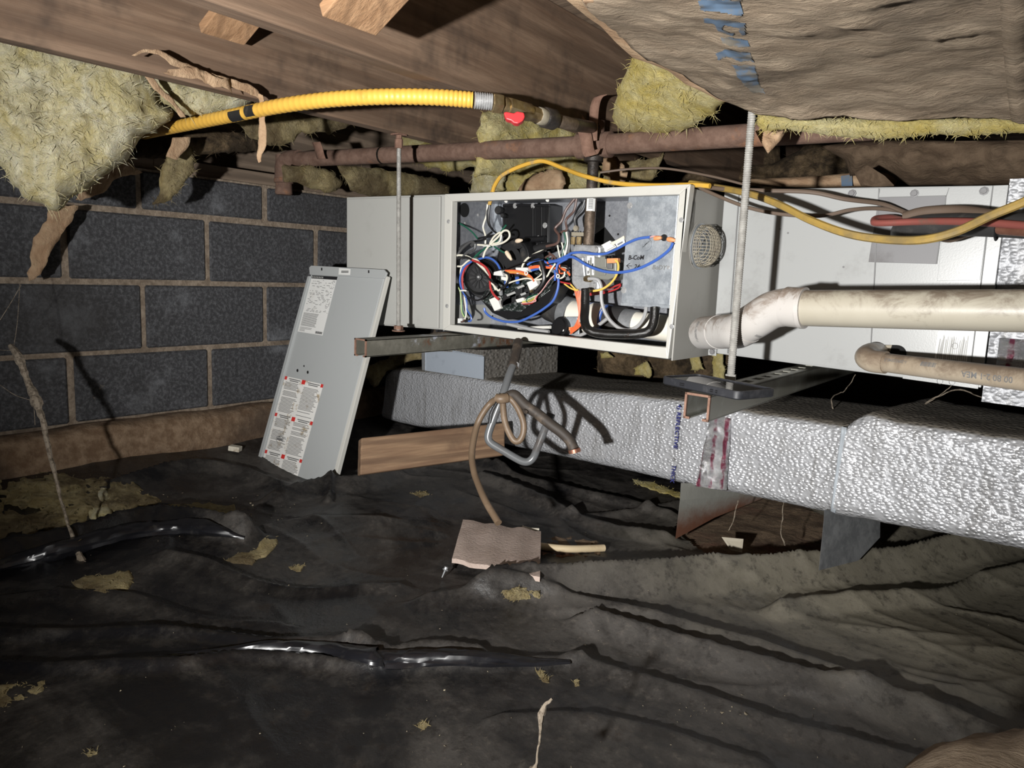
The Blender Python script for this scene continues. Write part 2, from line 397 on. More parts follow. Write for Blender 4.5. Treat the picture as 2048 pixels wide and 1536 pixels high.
def m_collar():
    t = NT('blue_white_sheet'); n = t.noise(20, 7, .7); c = t.mix(t.math('MULTIPLY', t.ramp(n, .55, .75), .6), (.50, .56, .64), (.33, .37, .43)); return t.done(c, .45, .35, n, .001)
M['collar'] = m_collar()
def m_pvc(name, c, c2, dirt, lo=.5, hi=.66):
    t = NT(name); n = t.noise(16, 9, .74, None, .6); sx = t.n('ShaderNodeNewGeometry'); s2 = t.n('ShaderNodeSeparateXYZ'); t.lk(sx.outputs['Normal'], s2.inputs[0])
    top = t.math('ADD', n, t.math('MULTIPLY', s2.outputs[2], .17))
    col = t.mix(t.ramp(t.noise(4, 4), .35, .7), c, c2); col = t.mix(t.math('MULTIPLY', t.ramp(top, lo, hi), .8), col, dirt)
    return t.done(col, .38, 0, n, .0004)
M['pvc'] = m_pvc('aged_cream_pvc', (.36, .328, .262), (.415, .385, .315), (.12, .085, .06), .48, .72)
M['pvcwhite'] = m_pvc('white_pvc_fitting', (.46, .435, .41), (.51, .495, .475), (.16, .11, .075), .52, .72)
M['pvcclean'] = plain('clean_cream_pvc', (.80, .76, .66), .3)
M['cpvc'] = m_pvc('dirty_tan_pipe', (.36, .29, .21), (.45, .38, .29), (.13, .088, .06), .42, .70)
M['black'] = plain('black_plastic', (.010, .010, .011), .38)
M['blackmatt'] = plain('matt_black_plastic', (.012, .012, .013), .6, 0, None, (.05, .045, .04), 30, .55, .75)
M['cleanplastic'] = plain('clean_glossy_black_plastic', (.009, .009, .011), .29, 0, None, (.03, .028, .026), 26, .56, .74)
M['hole'] = plain('dark_hole', (.004, .004, .004), .9)
M['rubber'] = plain('dark_grey_rubber', (.035, .034, .034), .5, 0, None, (.07, .065, .06), 25)
M['rubberhose'] = plain('brown_black_hose', (.036, .028, .022), .65, 0, None, (.12, .09, .065), 20)
M['tanhose'] = plain('tan_vinyl_hose', (.135, .092, .058), .5, 0, None, (.22, .16, .11), 10)
M['tantube'] = plain('pale_tan_tube', (.52, .42, .27), .5, 0, None, (.38, .28, .17), 14)
M['greytube'] = plain('grey_rubber_tube', (.36, .36, .36), .42)
M['greypipe'] = plain('grey_pvc_trap', (.115, .12, .125), .28, 0, None, (.075, .062, .055), 10)
M['brass'] = m_galv('aged_brass', (.28, .20, .10), (.44, .34, .19), .42, .85, 40)
M['copper'] = m_galv('dull_copper', (.34, .15, .10), (.46, .22, .15), .4, .75, 30)
M['copperred'] = plain('red_copper_line', (.30, .09, .075), .4, .3, None, (.18, .12, .09), 18)
M['steel'] = m_galv('bright_steel', (.45, .45, .45), (.60, .60, .60), .25, .5, 60)
M['yellowhose'] = plain('yellow_gas_hose', (.66, .385, .065), .45, 0, None, (.48, .27, .05), 22, .52, .74)
M['red'] = plain('red_handle', (.55, .03, .035), .45)
M['alu'] = m_galv('cast_aluminium', (.34, .35, .36), (.48, .49, .50), .34, .35, 50)
M['valvegrey'] = plain('olive_grey_plastic', (.20, .20, .175), .45)
M['white'] = plain('white_plastic', (.78, .77, .72), .4)
M['label'] = m_paint('white_paper_label', (.72, .72, .70), (.45, .40, .32), .5, .5, 12)
M['labelstain'] = m_paint('stained_paper_label', (.76, .75, .72), (.34, .25, .13), .85, .5, 15, .54, .62)
M['ink'] = plain('black_ink', (.015, .015, .017), .5)
M['inkgrey'] = plain('grey_ink', (.17, .17, .17), .6)
M['inkfaint'] = plain('faint_grey_ink', (.36, .36, .35), .6)
M['inkred'] = plain('red_ink', (.60, .035, .03), .5)
M['inkblue'] = plain('navy_ink', (.03, .035, .16), .5)
M['paperblue'] = plain('faded_blue_print', (.085, .135, .205), .8, 0, None, (.15, .135, .11), 22, .44, .60)
M['w_white'] = plain('white_wire', (.74, .71, .60), .4)
M['w_black'] = plain('black_wire', (.012, .012, .013), .4)
M['w_grey'] = plain('dark_grey_cable', (.07, .07, .072), .45)
M['w_blue'] = plain('blue_wire', (.055, .13, .45), .35)
M['w_red'] = plain('red_wire', (.42, .035, .035), .4)
M['w_orange'] = plain('orange_wire', (.78, .15, .05), .4)
M['w_yellow'] = plain('yellow_wire', (.80, .52, .11), .4)
M['w_green'] = plain('green_wire', (.015, .10, .06), .4)
M['w_lgreen'] = plain('pale_green_wire', (.42, .55, .22), .4)
M['w_brown'] = plain('brown_wire', (.10, .055, .045), .45)
M['w_pink'] = plain('pink_wire', (.66, .36, .34), .4)
M['cream'] = plain('cream_wire_nut', (.78, .62, .46), .4)
M['orange'] = plain('orange_nut', (.72, .30, .13), .4)
M['pcb'] = plain('circuit_board', (.012, .019, .016), .5, 0, None, (.16, .17, .17), 120, .5, .6)
M['yellowcable'] = plain('dusty_yellow_cable', (.34, .225, .055), .5, 0, None, (.20, .145, .06), 16, .42, .66)
M['yellowcable2'] = plain('yellow_sheathed_cable', (.62, .36, .05), .45, 0, None, (.36, .26, .13), 30, .5, .7)
M['browncable'] = plain('brown_thermostat_cable', (.12, .085, .062), .55)
M['foam'] = plain('pink_beige_foam', (.46, .365, .315), .9, 0, None, (.37, .285, .24), 9, .45, .7, .002, 150)
M['web'] = plain('dusty_cobweb', (.20, .165, .125), .95, 0, None, (.09, .07, .05), 120, .45, .6)
M['chip'] = plain('pale_debris', (.62, .58, .48), .8, 0, None, (.30, .24, .17), 40)
M['crumb'] = plain('tan_crumbs', (.27, .23, .16), .9, 0, None, (.15, .11, .07), 40)
M['galvtan'] = plain('tan_steel_bracket', (.30, .265, .20), .6, .1, None, (.20, .17, .13), 30)
M['phonecase'] = plain('black_rubber_case', (.016, .017, .021), .55, 0, None, (.045, .045, .05), 35, .5, .75)
M['glass'] = plain('black_screen_glass', (.004, .004, .005), .015, 0, 1.0)

# ------------------------------------------------------------------ the setting
WX = -2.2; ZJ = .325; ZS = .56
BED = .112; CH = .2032; BL = .4064; Y00 = .972
wall = MB().box((WX - .19, -1.5, -.50), (WX - .007, 5.8, .236)).build('wall_left', M['mortar']); struct(wall)
def block_mesh(name, h):
    bm = bmesh.new(); bmesh.ops.create_cube(bm, size=1); bmesh.ops.scale(bm, vec=(.15, BL - .017, h - .016), verts=bm.verts)
    bmesh.ops.bevel(bm, geom=bm.edges[:], offset=.005, segments=1, affect='EDGES'); me = bpy.data.meshes.new(name); bm.to_mesh(me); bm.free(); me.materials.append(M['block']); return me
bfull = block_mesh('concrete_block', CH); bcut = block_mesh('cut_block', .124)
rnd = random.Random(4)
for row in range(4):
    h = .124 if row == 0 else CH
    zc = BED + .062 if row == 0 else BED - (row - .5) * CH
    off = 0 if row % 2 == 0 else BL / 2
    for k in range(-6, 12):
        b = bpy.data.objects.new('concrete_block', bcut if row == 0 else bfull); COL.objects.link(b); b.parent = wall
        b.location = (WX - .075 + rnd.uniform(-.002, .002), Y00 + off + (k + .5) * BL + rnd.uniform(-.002, .002), zc + rnd.uniform(-.0015, .0015))
        b.rotation_euler = (rnd.uniform(-.004, .004), 0, rnd.uniform(-.004, .004))
ft = MB(); rows = []
for i in range(120):
    y = -1.5 + i * 7.3 / 119; row = []
    for j, (dx, z) in enumerate(((-.19, -.50), (0.0, -.497), (.03, -.492), (.062, -.498), (.075, -.512), (.082, -.56), (.088, -.62), (.10, -.80))):
        p = V(WX + dx, y, z); n = fbm(p * 7, 5) * .012 + fbm(V(0, y * 1.5, 3)) * .02 * (j > 2); row.append(p + V(n, 0, n * .8))
    rows.append(row)
struct(ft.grid(rows).build('footing', M['footing'], wall, smooth=True)); del bpy.data.objects['footing']['kind']
struct(MB().box((WX - .19, -1.5, .236), (WX - .03, 5.8, .278)).build('trim_1', M['sill']))
struct(MB().box((WX - .19, -1.5, .278), (WX - .15, 5.8, ZS)).build('trim_2', M['sill']))
struct(MB().box((-2.6, -1.5, ZS), (3, 5.8, ZS + .03)).build('ceiling', M['subfloor']))
struct(MB().box((-2.6, 5.8, -1.0), (3, 5.9, ZS + .03)).build('wall_back', M['block']))
struct(MB().box((3, -1.5, -1.0), (3.1, 5.9, ZS + .03)).build('wall_right', M['block']))
struct(MB().box((-2.6, -1.6, -1.0), (3, -1.5, ZS + .03)).build('wall_front', M['block']))

# ground: soil and the black sheet on it
GZ = -.635
RIDGES = [  # pixel polyline on the ground, half width (m), height (m)
    ([(-60, 1150), (0, 1128), (150, 1098), (270, 1060), (400, 1058), (490, 1075)], .030, .050),
    ([(480, 1072), (620, 1050), (800, 1058), (1000, 1062)], .04, .014),
    ([(-50, 1262), (150, 1270), (330, 1268), (520, 1288), (700, 1292), (760, 1318), (860, 1306), (960, 1318)], .013, .018),
    ([(-50, 1335), (300, 1345), (470, 1318), (620, 1325), (740, 1340), (900, 1336), (1110, 1334), (1160, 1322)], .012, .016),
    ([(700, 1290), (760, 1318), (745, 1340)], .010, .012),
    ([(1160, 1330), (1260, 1362), (1400, 1400), (1560, 1462), (1720, 1500), (1950, 1560)], .022, .018),
    ([(1190, 1252), (1320, 1290), (1480, 1335), (1600, 1372), (1740, 1408), (1900, 1455), (2100, 1520)], .032, .036),
    ([(860, 1215), (1000, 1205), (1150, 1218), (1330, 1252), (1500, 1292), (1640, 1345), (1720, 1390)], .03, .024),
    ([(980, 1195), (1100, 1188), (1250, 1178), (1400, 1166), (1560, 1160), (1700, 1148), (1850, 1125), (2000, 1100), (2150, 1075)], .036, .062),
    ([(1560, 1222), (1700, 1214), (1850, 1205), (1960, 1170), (2100, 1150)], .024, .030),
    ([(800, 1180), (560, 1168), (420, 1130), (330, 1120)], .02, .014),
    ([(960, 965), (1020, 985), (1120, 1025), (1230, 1062), (1330, 1080)], .022, .026),
    ([(1000, 950), (1120, 982), (1240, 1003), (1340, 1030)], .020, .020),
    ([(1120, 1035), (1230, 1025), (1360, 1008)], .014, .014),
    ([(560, 998), (640, 985), (730, 975), (830, 932), (910, 924), (990, 950)], .035, .045),
    ([(655, 1010), (665, 975), (690, 962)], .012, .02),
    ([(240, 985), (380, 945), (470, 945), (560, 968)], .03, .022),
    ([(0, 1200), (140, 1190), (280, 1200), (420, 1240), (560, 1248)], .03, .012),
    ([(1650, 1085), (1760, 1072), (1900, 1045), (2048, 1030)], .02, .016),
    ([(1000, 1450), (1150, 1440), (1300, 1470), (1500, 1530)], .02, .012),
]
GS = .0062
gx = np.arange(-2.105, 1.15, GS); gy = np.arange(.05, 3.4, GS)
GX, GY = np.meshgrid(gx, gy)
H = np.full(GX.shape, GZ)
for i in range(5):
    rs = np.random.RandomState(i); fx, fy, ph = rs.uniform(2, 9), rs.uniform(2, 9), rs.uniform(0, 6)
    H += .006 * np.sin(fx * GX + fy * GY * .7 + ph) * np.sin(fy * GX * .5 - fx * GY + ph * 2)
H += .05 * np.clip((-1.75 - GX) / .4, 0, 1) ** 2
def polydist(poly):
    best = np.full(GX.shape, 1e9); sg = np.ones(GX.shape); P = [at(a, b, z=GZ) for a, b in poly]
    P = cr(P, 5)
    for a, b in zip(P[:-1], P[1:]):
        L = (b.x - a.x) ** 2 + (b.y - a.y) ** 2 + 1e-12
        t = np.clip(((GX - a.x) * (b.x - a.x) + (GY - a.y) * (b.y - a.y)) / L, 0, 1)
        ex, ey = GX - a.x - t * (b.x - a.x), GY - a.y - t * (b.y - a.y); dd_ = ex * ex + ey * ey; m = dd_ < best; best[m] = dd_[m]
        sg[m] = np.sign(ex * FWD.x + ey * FWD.y + 1e-9)[m]
    return np.sqrt(best) * sg
rs = np.random.RandomState(3)
for poly, w, h in RIDGES:
    D = polydist(poly); D = D + np.sign(D) * 0 + .004 * np.sin(GX * 23 + h * 900) * np.sin(GY * 19 + w * 700)
    q = np.where(D > 0, D / max(w * .7, .013), -D / (w * 1.7))     # steep far side, long slope towards the camera
    H += h * np.where(q < 1.0, (1 - q) ** 1.15 * .8, 0) + h * .2 * np.exp(-q * q)
for i in range(70):                          # small creases
    cx, cy = rs.uniform(-1.9, .6), rs.uniform(.3, 2.4); a = rs.uniform(-.5, .9); L = rs.uniform(.08, .3); w = rs.uniform(.008, .02)
    u = (GX - cx) * math.cos(a) + (GY - cy) * math.sin(a); v = -(GX - cx) * math.sin(a) + (GY - cy) * math.cos(a) + .02 * np.sin(u * 14 + i)
    H += rs.uniform(.003, .009) * np.exp(-np.abs(v) / w) * np.exp(-(u / L) ** 2)
for i in range(9):                           # sharp little folds of the plastic
    a = rs.uniform(-.35, .75) if i < 6 else rs.uniform(1.0, 2.4); k = rs.uniform(16, 46); wv = rs.uniform(.5, 1.4)
    u = GX * math.cos(a) + GY * math.sin(a); v = -GX * math.sin(a) + GY * math.cos(a)
    ph = k * v + wv * 1.8 * np.sin(u * rs.uniform(3, 8) + i) + wv * np.sin(u * rs.uniform(9, 16) + v * 7 + i * 2)
    msk = np.clip(np.sin(GX * rs.uniform(2, 5) + i * 1.7) * np.sin(GY * rs.uniform(2, 5) + i) * 2, 0, 1)
    H += (1 - np.abs(np.sin(ph * .5))) ** 4 * rs.uniform(.001, .003) * msk
padp = [at(a, b, z=GZ) for a, b in ((926, 1034), (1090, 1058), (1086, 1160), (896, 1122))]
insp, dpd, _, _ = inside_dist(GX, GY, [(p.x, p.y) for p in padp])
wp_ = np.where(insp, 1.0, np.clip(1 - dpd / .045, 0, 1)); wp_ = wp_ * wp_ * (3 - 2 * wp_); H = H * (1 - wp_) + (GZ + .004) * wp_
def ground_z(x, y):
    i = int(round((y - gy[0]) / GS)); j = int(round((x - gx[0]) / GS))
    return float(H[max(0, min(H.shape[0] - 1, i)), max(0, min(H.shape[1] - 1, j))])
def onground(px, py, up=0.0):
    z = GZ
    for _ in range(6):
        p = at(px, py, z=z); z = .5 * z + .5 * (ground_z(p.x, p.y) + up)
    return at(px, py, z=z)
hole = [at(a, b, z=GZ) for a, b in ((1352, 1072), (1350, 1040), (1420, 985), (1560, 1000), (1665, 1040), (1655, 1120), (1560, 1128), (1440, 1135))]
ins, dd, _, _ = inside_dist(GX, GY, rough_poly([(p.x, p.y) for p in hole], .05, .008, 2))
nr, nc = GX.shape
cid = np.arange(nr * nc).reshape(nr, nc)
keep = ~(ins[:-1, :-1] & ins[1:, 1:])
vs = np.stack([GX, GY, H], -1).reshape(-1, 3)
fq = np.stack([cid[:-1, :-1], cid[:-1, 1:], cid[1:, 1:], cid[1:, :-1]], -1)[keep]
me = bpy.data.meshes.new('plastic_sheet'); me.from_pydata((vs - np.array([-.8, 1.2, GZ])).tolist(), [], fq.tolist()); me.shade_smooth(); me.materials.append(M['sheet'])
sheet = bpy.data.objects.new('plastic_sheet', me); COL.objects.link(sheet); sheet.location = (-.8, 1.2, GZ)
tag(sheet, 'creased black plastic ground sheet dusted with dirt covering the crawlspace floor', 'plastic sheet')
s4 = slice(None, None, 4); FX, FY, FH = GX[s4, s4], GY[s4, s4], H[s4, s4] - .012
fb = MB(); fb.grid([[(FX[i, j], FY[i, j], FH[i, j]) for j in range(FX.shape[1])] for i in range(FX.shape[0])])
x0, x1, y0, y1 = gx[0], FX[0, -1], gy[0], FY[-1, 0]
for a, b in (((-2.6, -1.5), (3, y0)), ((-2.6, y1), (3, 5.8)), ((x1, y0), (3, y1)), ((-2.6, y0), (x0, y1))):
    fb.add([(a[0], a[1], GZ - .015), (b[0], a[1], GZ - .015), (b[0], b[1], GZ - .015), (a[0], b[1], GZ - .015)], [(0, 1, 2, 3)])
struct(fb.build('floor', M['soil'], smooth=True))

# ------------------------------------------------------------------ joists and bridging
def joist(xa, ya, xb, yb, label, w=.038):
    mb = MB(); n = 40; rows = []
    L = math.hypot(xb - xa, yb - ya); ux, uy = (xb - xa) / L, (yb - ya) / L
    s = [(0, ZJ), (0, ZS), (-w, ZS), (-w, ZJ)]
    p = [V(xa, ya, ZJ), V(xb, yb, ZJ), V(xb - w, yb, ZJ), V(xa - w, ya, ZJ)]; q = [v + V(0, 0, ZS - ZJ) for v in p]
    mb.hexa(p[::1] + q)
    return single(mb, 'floor_joist', M['joist'], label, 'joist', bevel=.003)
joist(-1.392, -1.4, -1.47, 4.5, 'brown wooden floor joist above the left rod, with torn paper along its lower edge')
joist(-.880, -1.4, -1.10, 4.5, 'brown wooden floor joist in the middle that the red valve hangs under')
joist(-.452, -1.4, -.452, 4.5, 'wooden floor joist above the right rod, behind the paper-faced batt')
def board(a, b, wv, tv, name, mat, label, cat, group=None):
    a, b, wv, tv = V(*a), V(*b), V(*wv), V(*tv)
    return single(MB().hexa([a, a + wv, b + wv, b, a + tv, a + wv + tv, b + wv + tv, b + tv]), name, mat, label, cat, group, bevel=.002)
pa = at(644, 34, x=-.876); pb = at(752, 84, x=-.876)
board((-.876, pa.y, pa.z + .0), (-.452, pa.y + .02, .57), (0, pb.y - pa.y, 0), (-.008, 0, .018), 'cross_bridging', M['bridging'], 'pale diagonal bridging board nailed to the middle joist at the top edge', 'wood board')
pa = at(402, 58, x=-1.39); pb = at(489, 113, x=-1.392)
board((-1.392, pa.y, pb.z + .02), (-.92, pa.y + .02, .66), (0, pb.y - pa.y, 0), (-.008, 0, .018), 'cross_bridging', M['bridging'], 'diagonal bridging board running up from the left joist behind the middle joist', 'wood board')

# ------------------------------------------------------------------ furnace
YF = 1.4
def disc(mb, c, axis, r, h, n=20): return mb.lathe(c, axis, [(0, r), (h, r)], n)
def text_mesh(txt, size, O, u, v, off=.0008, parent=None, mat=None, name='lettering', label=None, shear=0, bold=0, fit=0):
    cu = bpy.data.curves.new(name, 'FONT'); cu.body = txt; cu.size = size; cu.shear = shear; cu.offset = bold; cu.resolution_u = 2; cu.extrude = .0001
    ob = bpy.data.objects.new(name, cu); COL.objects.link(ob); bpy.context.view_layer.update()
    me0 = bpy.data.meshes.new_from_object(ob); bpy.data.objects.remove(ob); bpy.data.curves.remove(cu)
    u = Vector(u).normalized(); v = Vector(v); v = (v - u * v.dot(u)).normalized(); w = u.cross(v)
    kx = fit / max(p.co.x for p in me0.vertices) if fit else 1
    mb = MB(); mb.add([Vector(O) + u * p.co.x * kx + v * p.co.y + w * (off + p.co.z) for p in me0.vertices], [tuple(f.vertices) for f in me0.polygons])
    bpy.data.meshes.remove(me0)
    return mb.build(name, mat, parent, label=label)
def sheet_quad(mb, O, u, v, a0, b0, a1, b1, off=.0006, th=.0004):
    u = Vector(u); v = Vector(v); w = u.cross(v).normalized(); O = Vector(O) + w * off
    return mb.prism([O + u * a0 + v * b0, O + u * a1 + v * b0, O + u * a1 + v * b1, O + u * a0 + v * b1], w * th)

fur = thing('furnace', (-1.1, 1.75, -.178), 'open beige-grey horizontal gas furnace with exposed wiring, hung on two strut channels', 'furnace')
TL, BLc = at(690, 394, y=YF), at(690, 646, y=YF); SL, SB = at(889, 388, y=YF), at(885, 660, y=YF)
TR, BR = at(1381, 368, y=YF), at(1336, 718, y=YF); YB = 2.1; D = V(0, YB - YF, 0)
# blower section: closed box
mb = MB(); mb.hexa([BLc + V(0, .006, 0), SB + V(0, .006, 0), SB + D, BLc + D, TL + V(0, .006, 0), SL + V(0, .006, 0), SL + D, TL + D]); mb.build('blower_cabinet', M['cabinet'], fur, bevel=.002)
q = [at(694, 398, y=YF - .002), at(880, 392, y=YF - .002), at(876, 657, y=YF - .002), at(694, 643, y=YF - .002)]
MB().prism(q, (0, .006, 0)).build('blower_door', M['cabinet'], fur, bevel=.0015)
# burner compartment: back, left, top, bottom, right walls and the frame
YI = 1.60; XL, XR = -1.380, -.692; ZB_, ZT = -.176, .184
MB().box((XL, YI, ZB_), (XR, YI + .006, ZT)).build('back_plate', M['innersteel'], fur)
MB().box((XL - .004, YF + .008, ZB_), (XL, YI, ZT)).build('left_plate', M['innersteel'], fur)
MB().box((XL, YF + .010, ZT - .003), (XR, YI, ZT)).build('top_plate', M['innersteel'], fur)
MB().box((XL, YF + .010, ZB_), (XR, YI, ZB_ + .003)).build('bottom_plate', M['blackmatt'], fur)
MB().box((XL - .004, YI + .007, ZB_), (XR, YB, ZT)).build('heat_exchanger_cabinet', M['cabinet'], fur)
side = MB(); sx0, sx1 = XR - .004, XR
# right side wall with a round hole (ring of quads round the hole)
cyv, czv, rv = 1.486, .069, .052
ang = [i * 2 * math.pi / 32 for i in range(32)]
def edge_pt(a):
    dy, dz = math.cos(a), math.sin(a); ts = []
    for lim, d_, c0 in ((YF, dy, cyv), (YI + .004, dy, cyv), (ZB_, dz, czv), (ZT, dz, czv)):
        if abs(d_) > 1e-9:
            t = (lim - c0) / d_
            if t > 0: ts.append(t)
    t = min(ts); return cyv + dy * t, czv + dz * t
for x in (sx1,):
    inn = [(x, cyv + rv * math.cos(a), czv + rv * math.sin(a)) for a in ang]; out = [(x, *edge_pt(a)) for a in ang]
    side.add(inn + out, [(i, (i + 1) % 32, 32 + (i + 1) % 32, 32 + i) for i in range(32)])
for cy_, cz_ in ((YF, ZB_), (YF, ZT), (YI + .004, ZB_), (YI + .004, ZT)):
    pts = sorted(range(32), key=lambda i: (edge_pt(ang[i])[0] - cy_) ** 2 + (edge_pt(ang[i])[1] - cz_) ** 2)[:2]
    side.add([(sx1, cy_, cz_)] + [(sx1, *edge_pt(ang[i])) for i in pts], [(0, 1, 2)])
side.build('side_panel', M['sidepaint'], fur, thick=.003)
# front frame: four bars
def bar(pa, pb, pc, pd, name='frame_bar'):
    q = [at(*p, y=YF) for p in (pa, pb, pc, pd)]
    return MB().prism(q, (0, .022, 0)).build(name, M['frame'], fur, bevel=.0018)
bar((889, 388), (1381, 368), (1358, 389), (903, 403))
bar((889, 388), (904, 402), (899, 650), (885, 660))
bar((885, 660), (899, 649), (1333, 695), (1336, 718))
bar((1381, 368), (1336, 718), (1331, 696), (1358, 388))
# air intake collar and domed wire guard in the side
collar = MB(); cc = V(sx1 - .06, cyv, czv)
collar.lathe(cc, (1, 0, 0), [(0, .046), (.063, .046), (.063, .0485), (0, .0485)], 32); collar.build('intake_collar', M['galv'], fur, smooth=True)
dk = MB(); disc(dk, V(sx1 - .075, cyv, czv), (1, 0, 0), .05, .01, 28); dk.build('intake_duct', M['galvdull'], fur)
MB().lathe(V(sx1, cyv, czv), (1, 0, 0), [(-.002, .054), (.002, .054), (.002, .0505), (-.002, .0505)], 32).build('hole_rim', M['sidepaint'], fur, smooth=True)
gm = MB(); gc = V(sx1 - .004, cyv, czv)
def dome(a, rr):
    r0 = .045; h = .040 * math.sqrt(max(0, 1 - (rr / r0) ** 3)); return gc + V(h + .006, rr * math.cos(a), rr * math.sin(a))
for i in range(-6, 7):
    o = i * .0068; c_ = math.sqrt(max(0, .0448 ** 2 - o * o))
    for tr in (0, 1):
        pts = []
        for k in range(15):
            s_ = -c_ + 2 * c_ * k / 14; yy, zz = (o, s_) if tr == 0 else (s_, o)
            rr = math.hypot(yy, zz); pts.append(dome(math.atan2(zz, yy), rr))
        gm.tube(pts, .0008, 4)
for k in range(5):                           # frayed skirt of the mesh bulging out
    gm.tube([gc + V(.006 + k * .004, .0452 * math.cos(a), .0452 * math.sin(a)) for a in ang], .0008, 4, closed=True)
gm.build('wire_guard', M['galvtan'], fur)
# grey old sticker on the side
lb = MB(); lb.box((sx1 + .0005, YF + .006, .088), (sx1 + .0012, YF + .048, .168)); lb.build('worn_label', M['inkfaint'], fur)
lb = MB()
for k in range(16): lb.box((sx1 + .0012, YF + .008 + k * .0024, .09 + (k % 3) * .004), (sx1 + .0015, YF + .0092 + k * .0024, .166 - (k % 4) * .003))
lb.build('worn_print', M['inkgrey'], fur)
def screw(c, axis, r=.0045, h=.003, parent=None, mat='steel', name='screw'):
    a = Vector(axis).normalized(); mb = MB(); mb.lathe(c, axis, [(0, r * 1.25), (h * .3, r * 1.25), (h * .35, r * .85), (h, r * .8)], 8)
    return mb.build(name, M[mat], parent)
for px, py in ((897, 443), (894, 612), (1363, 440), (1344, 653)): screw(at(px, py, y=YF - .0005), (0, -1, 0), .0045, .003, fur)
for px, py in ((1095, 400), (1012, 402)): screw(at(px, py, y=YF + .03), (0, -1, -.6), .004, .003, fur, 'white')
# holes and screws on the inner plates
h = at(*zA(310, 272), x=XL + .0008); disc(MB(), h, (1, 0, 0), .019, .0006).build('knockout_hole', M['hole'], fur)
for p in ((318, 392), (434, 315)): screw(at(*zA(*p), x=XL), (1, 0, 0), .004, .003, fur)
for p in ((597, 306), (330, 1190), (565, 1230), (1700, 490), (1622, 323), (1640, 1008)): disc(MB(), at(*zA(*p), y=YI - .0006), (0, -1, 0), .0028, .0006, 10).build('pilot_hole', M['hole'], fur)
# flange plate left of the inducer
MB().prism([at(*zA(*p), y=YI - .004) for p in ((575, 200), (660, 200), (640, 640), (545, 640))], (0, .003, 0)).build('inner_flange', M['galv'], fur)

# inducer: upper housing, spiral, motor
Y1 = 1.535
ih = MB().prism([at(*zA(*p), y=Y1) for p in ((655, 215), (1078, 215), (1068, 600), (655, 640))], (0, .06, 0)).build('inducer_housing', M['black'], fur, bevel=.003)
rb = MB()
for a, b in (((655, 218), (1078, 240)), ((920, 240), (932, 600)), ((995, 240), (1012, 600)), ((655, 240), (668, 640)), ((1066, 240), (1078, 600))):
    rb.prism([at(*zA(*p), y=Y1 - .006) for p in (a, (b[0], a[1]), b, (a[0], b[1]))], (0, .007, 0))
rb.build('housing_rib', M['black'], fur, bevel=.001)
for p in ((770, 233), (932, 233), (1040, 410), (970, 603), (980, 527)): screw(at(*zA(*p), y=Y1 - .004), (0, -1, 0), .006, .004, fur)
for p, r_ in (((660, 280), .011), ((700, 328), .006)): MB().lathe(at(*zA(*p), y=Y1), (.15, -1, 0), [(-.005, r_ * .8), (.012, r_ * .8), (.014, r_), (.026, r_), (.028, r_ * .85)], 18).build('pressure_port', M['blackmatt'], fur, smooth=True)
MB().tube(cr([at(*zA(*p), y=Y1 - .012) for p in ((860, 540), (960, 535), (1040, 530))], 5), .008, 12).build('housing_boss', M['black'], fur, smooth=True)
MB().tube(cr([at(*zA(*p), y=Y1 - .02) for p in ((900, 650), (1000, 610), (1110, 605))], 6), .011, 14).build('drain_elbow', M['blackmatt'], fur, smooth=True)
sc_ = at(*zA(800, 720), y=1.5)
sp = MB()
for y0_, y1_, f_ in ((1.478, 1.545, 1.0),):
    poly = []
    for i in range(36):
        a = 2 * math.pi * i / 36; r_ = .052 + .012 * (i / 36)
        poly.append(V(sc_.x + r_ * math.cos(a), y0_, sc_.z + r_ * math.sin(a)))
    sp.prism(poly, (0, y1_ - y0_, 0))
sp.build('inducer_spiral', M['black'], fur, bevel=.006)
MB().lathe(V(sc_.x, 1.478, sc_.z), (0, -1, 0), [(0, .05), (.004, .048), (.006, .03), (.002, .028)], 36).build('spiral_cover', M['blackmatt'], fur, smooth=True)
mc = at(*zA(462, 880), y=1.47); mx = V(.34, -1, .05).normalized()
motor = MB().lathe(mc - mx * .06, mx, [(0, .03), (0, .0475), (.055, .0475), (.062, .0475), (.063, .0455), (.066, .044), (.070, .040), (.070, .030)], 40).build('inducer_motor', M['black'], fur, smooth=True)
MB().lathe(mc - mx * .035, mx, [(0, .0478), (.0, .056), (.004, .057), (.008, .056), (.008, .0478)], 44).build('motor_rim', M['black'], fur, smooth=True)
MB().lathe(mc - mx * .058, mx, [(0, .0482), (.022, .0482)], 40).build('motor_label', M['label'], fur, smooth=True)
fan = MB(); e1 = mx.orthogonal().normalized(); e2 = mx.cross(e1)
for k in range(14):
    a = 2 * math.pi * k / 14; d_ = e1 * math.cos(a) + e2 * math.sin(a); t_ = mx.cross(d_); c0 = mc + mx * .0095
    fan.hexa([c0 + d_ * .011 - t_ * .0018, c0 + d_ * .030 - t_ * .0022, c0 + d_ * .030 + t_ * .0022, c0 + d_ * .011 + t_ * .0018] + [p + mx * .007 for p in (c0 + d_ * .011 - t_ * .0018, c0 + d_ * .030 - t_ * .0022, c0 + d_ * .030 + t_ * .0022, c0 + d_ * .011 + t_ * .0018)])
fan.build('cooling_fan', M['black'], motor)
MB().lathe(mc + mx * .009, mx, [(0, .030), (.003, .030), (.004, .010), (.010, .009), (.011, .004)], 24).build('fan_hub', M['blackmatt'], motor, smooth=True)
screw(mc + mx * .019, mx, .0035, .003, motor)
disc(MB(), mc + mx * .0098 + e1 * 0 + (at(*zA(352, 838), y=1.47) - at(*zA(462, 880), y=1.47)), mx, .0052, .003, 14).build('brass_plug', M['w_yellow'], motor)
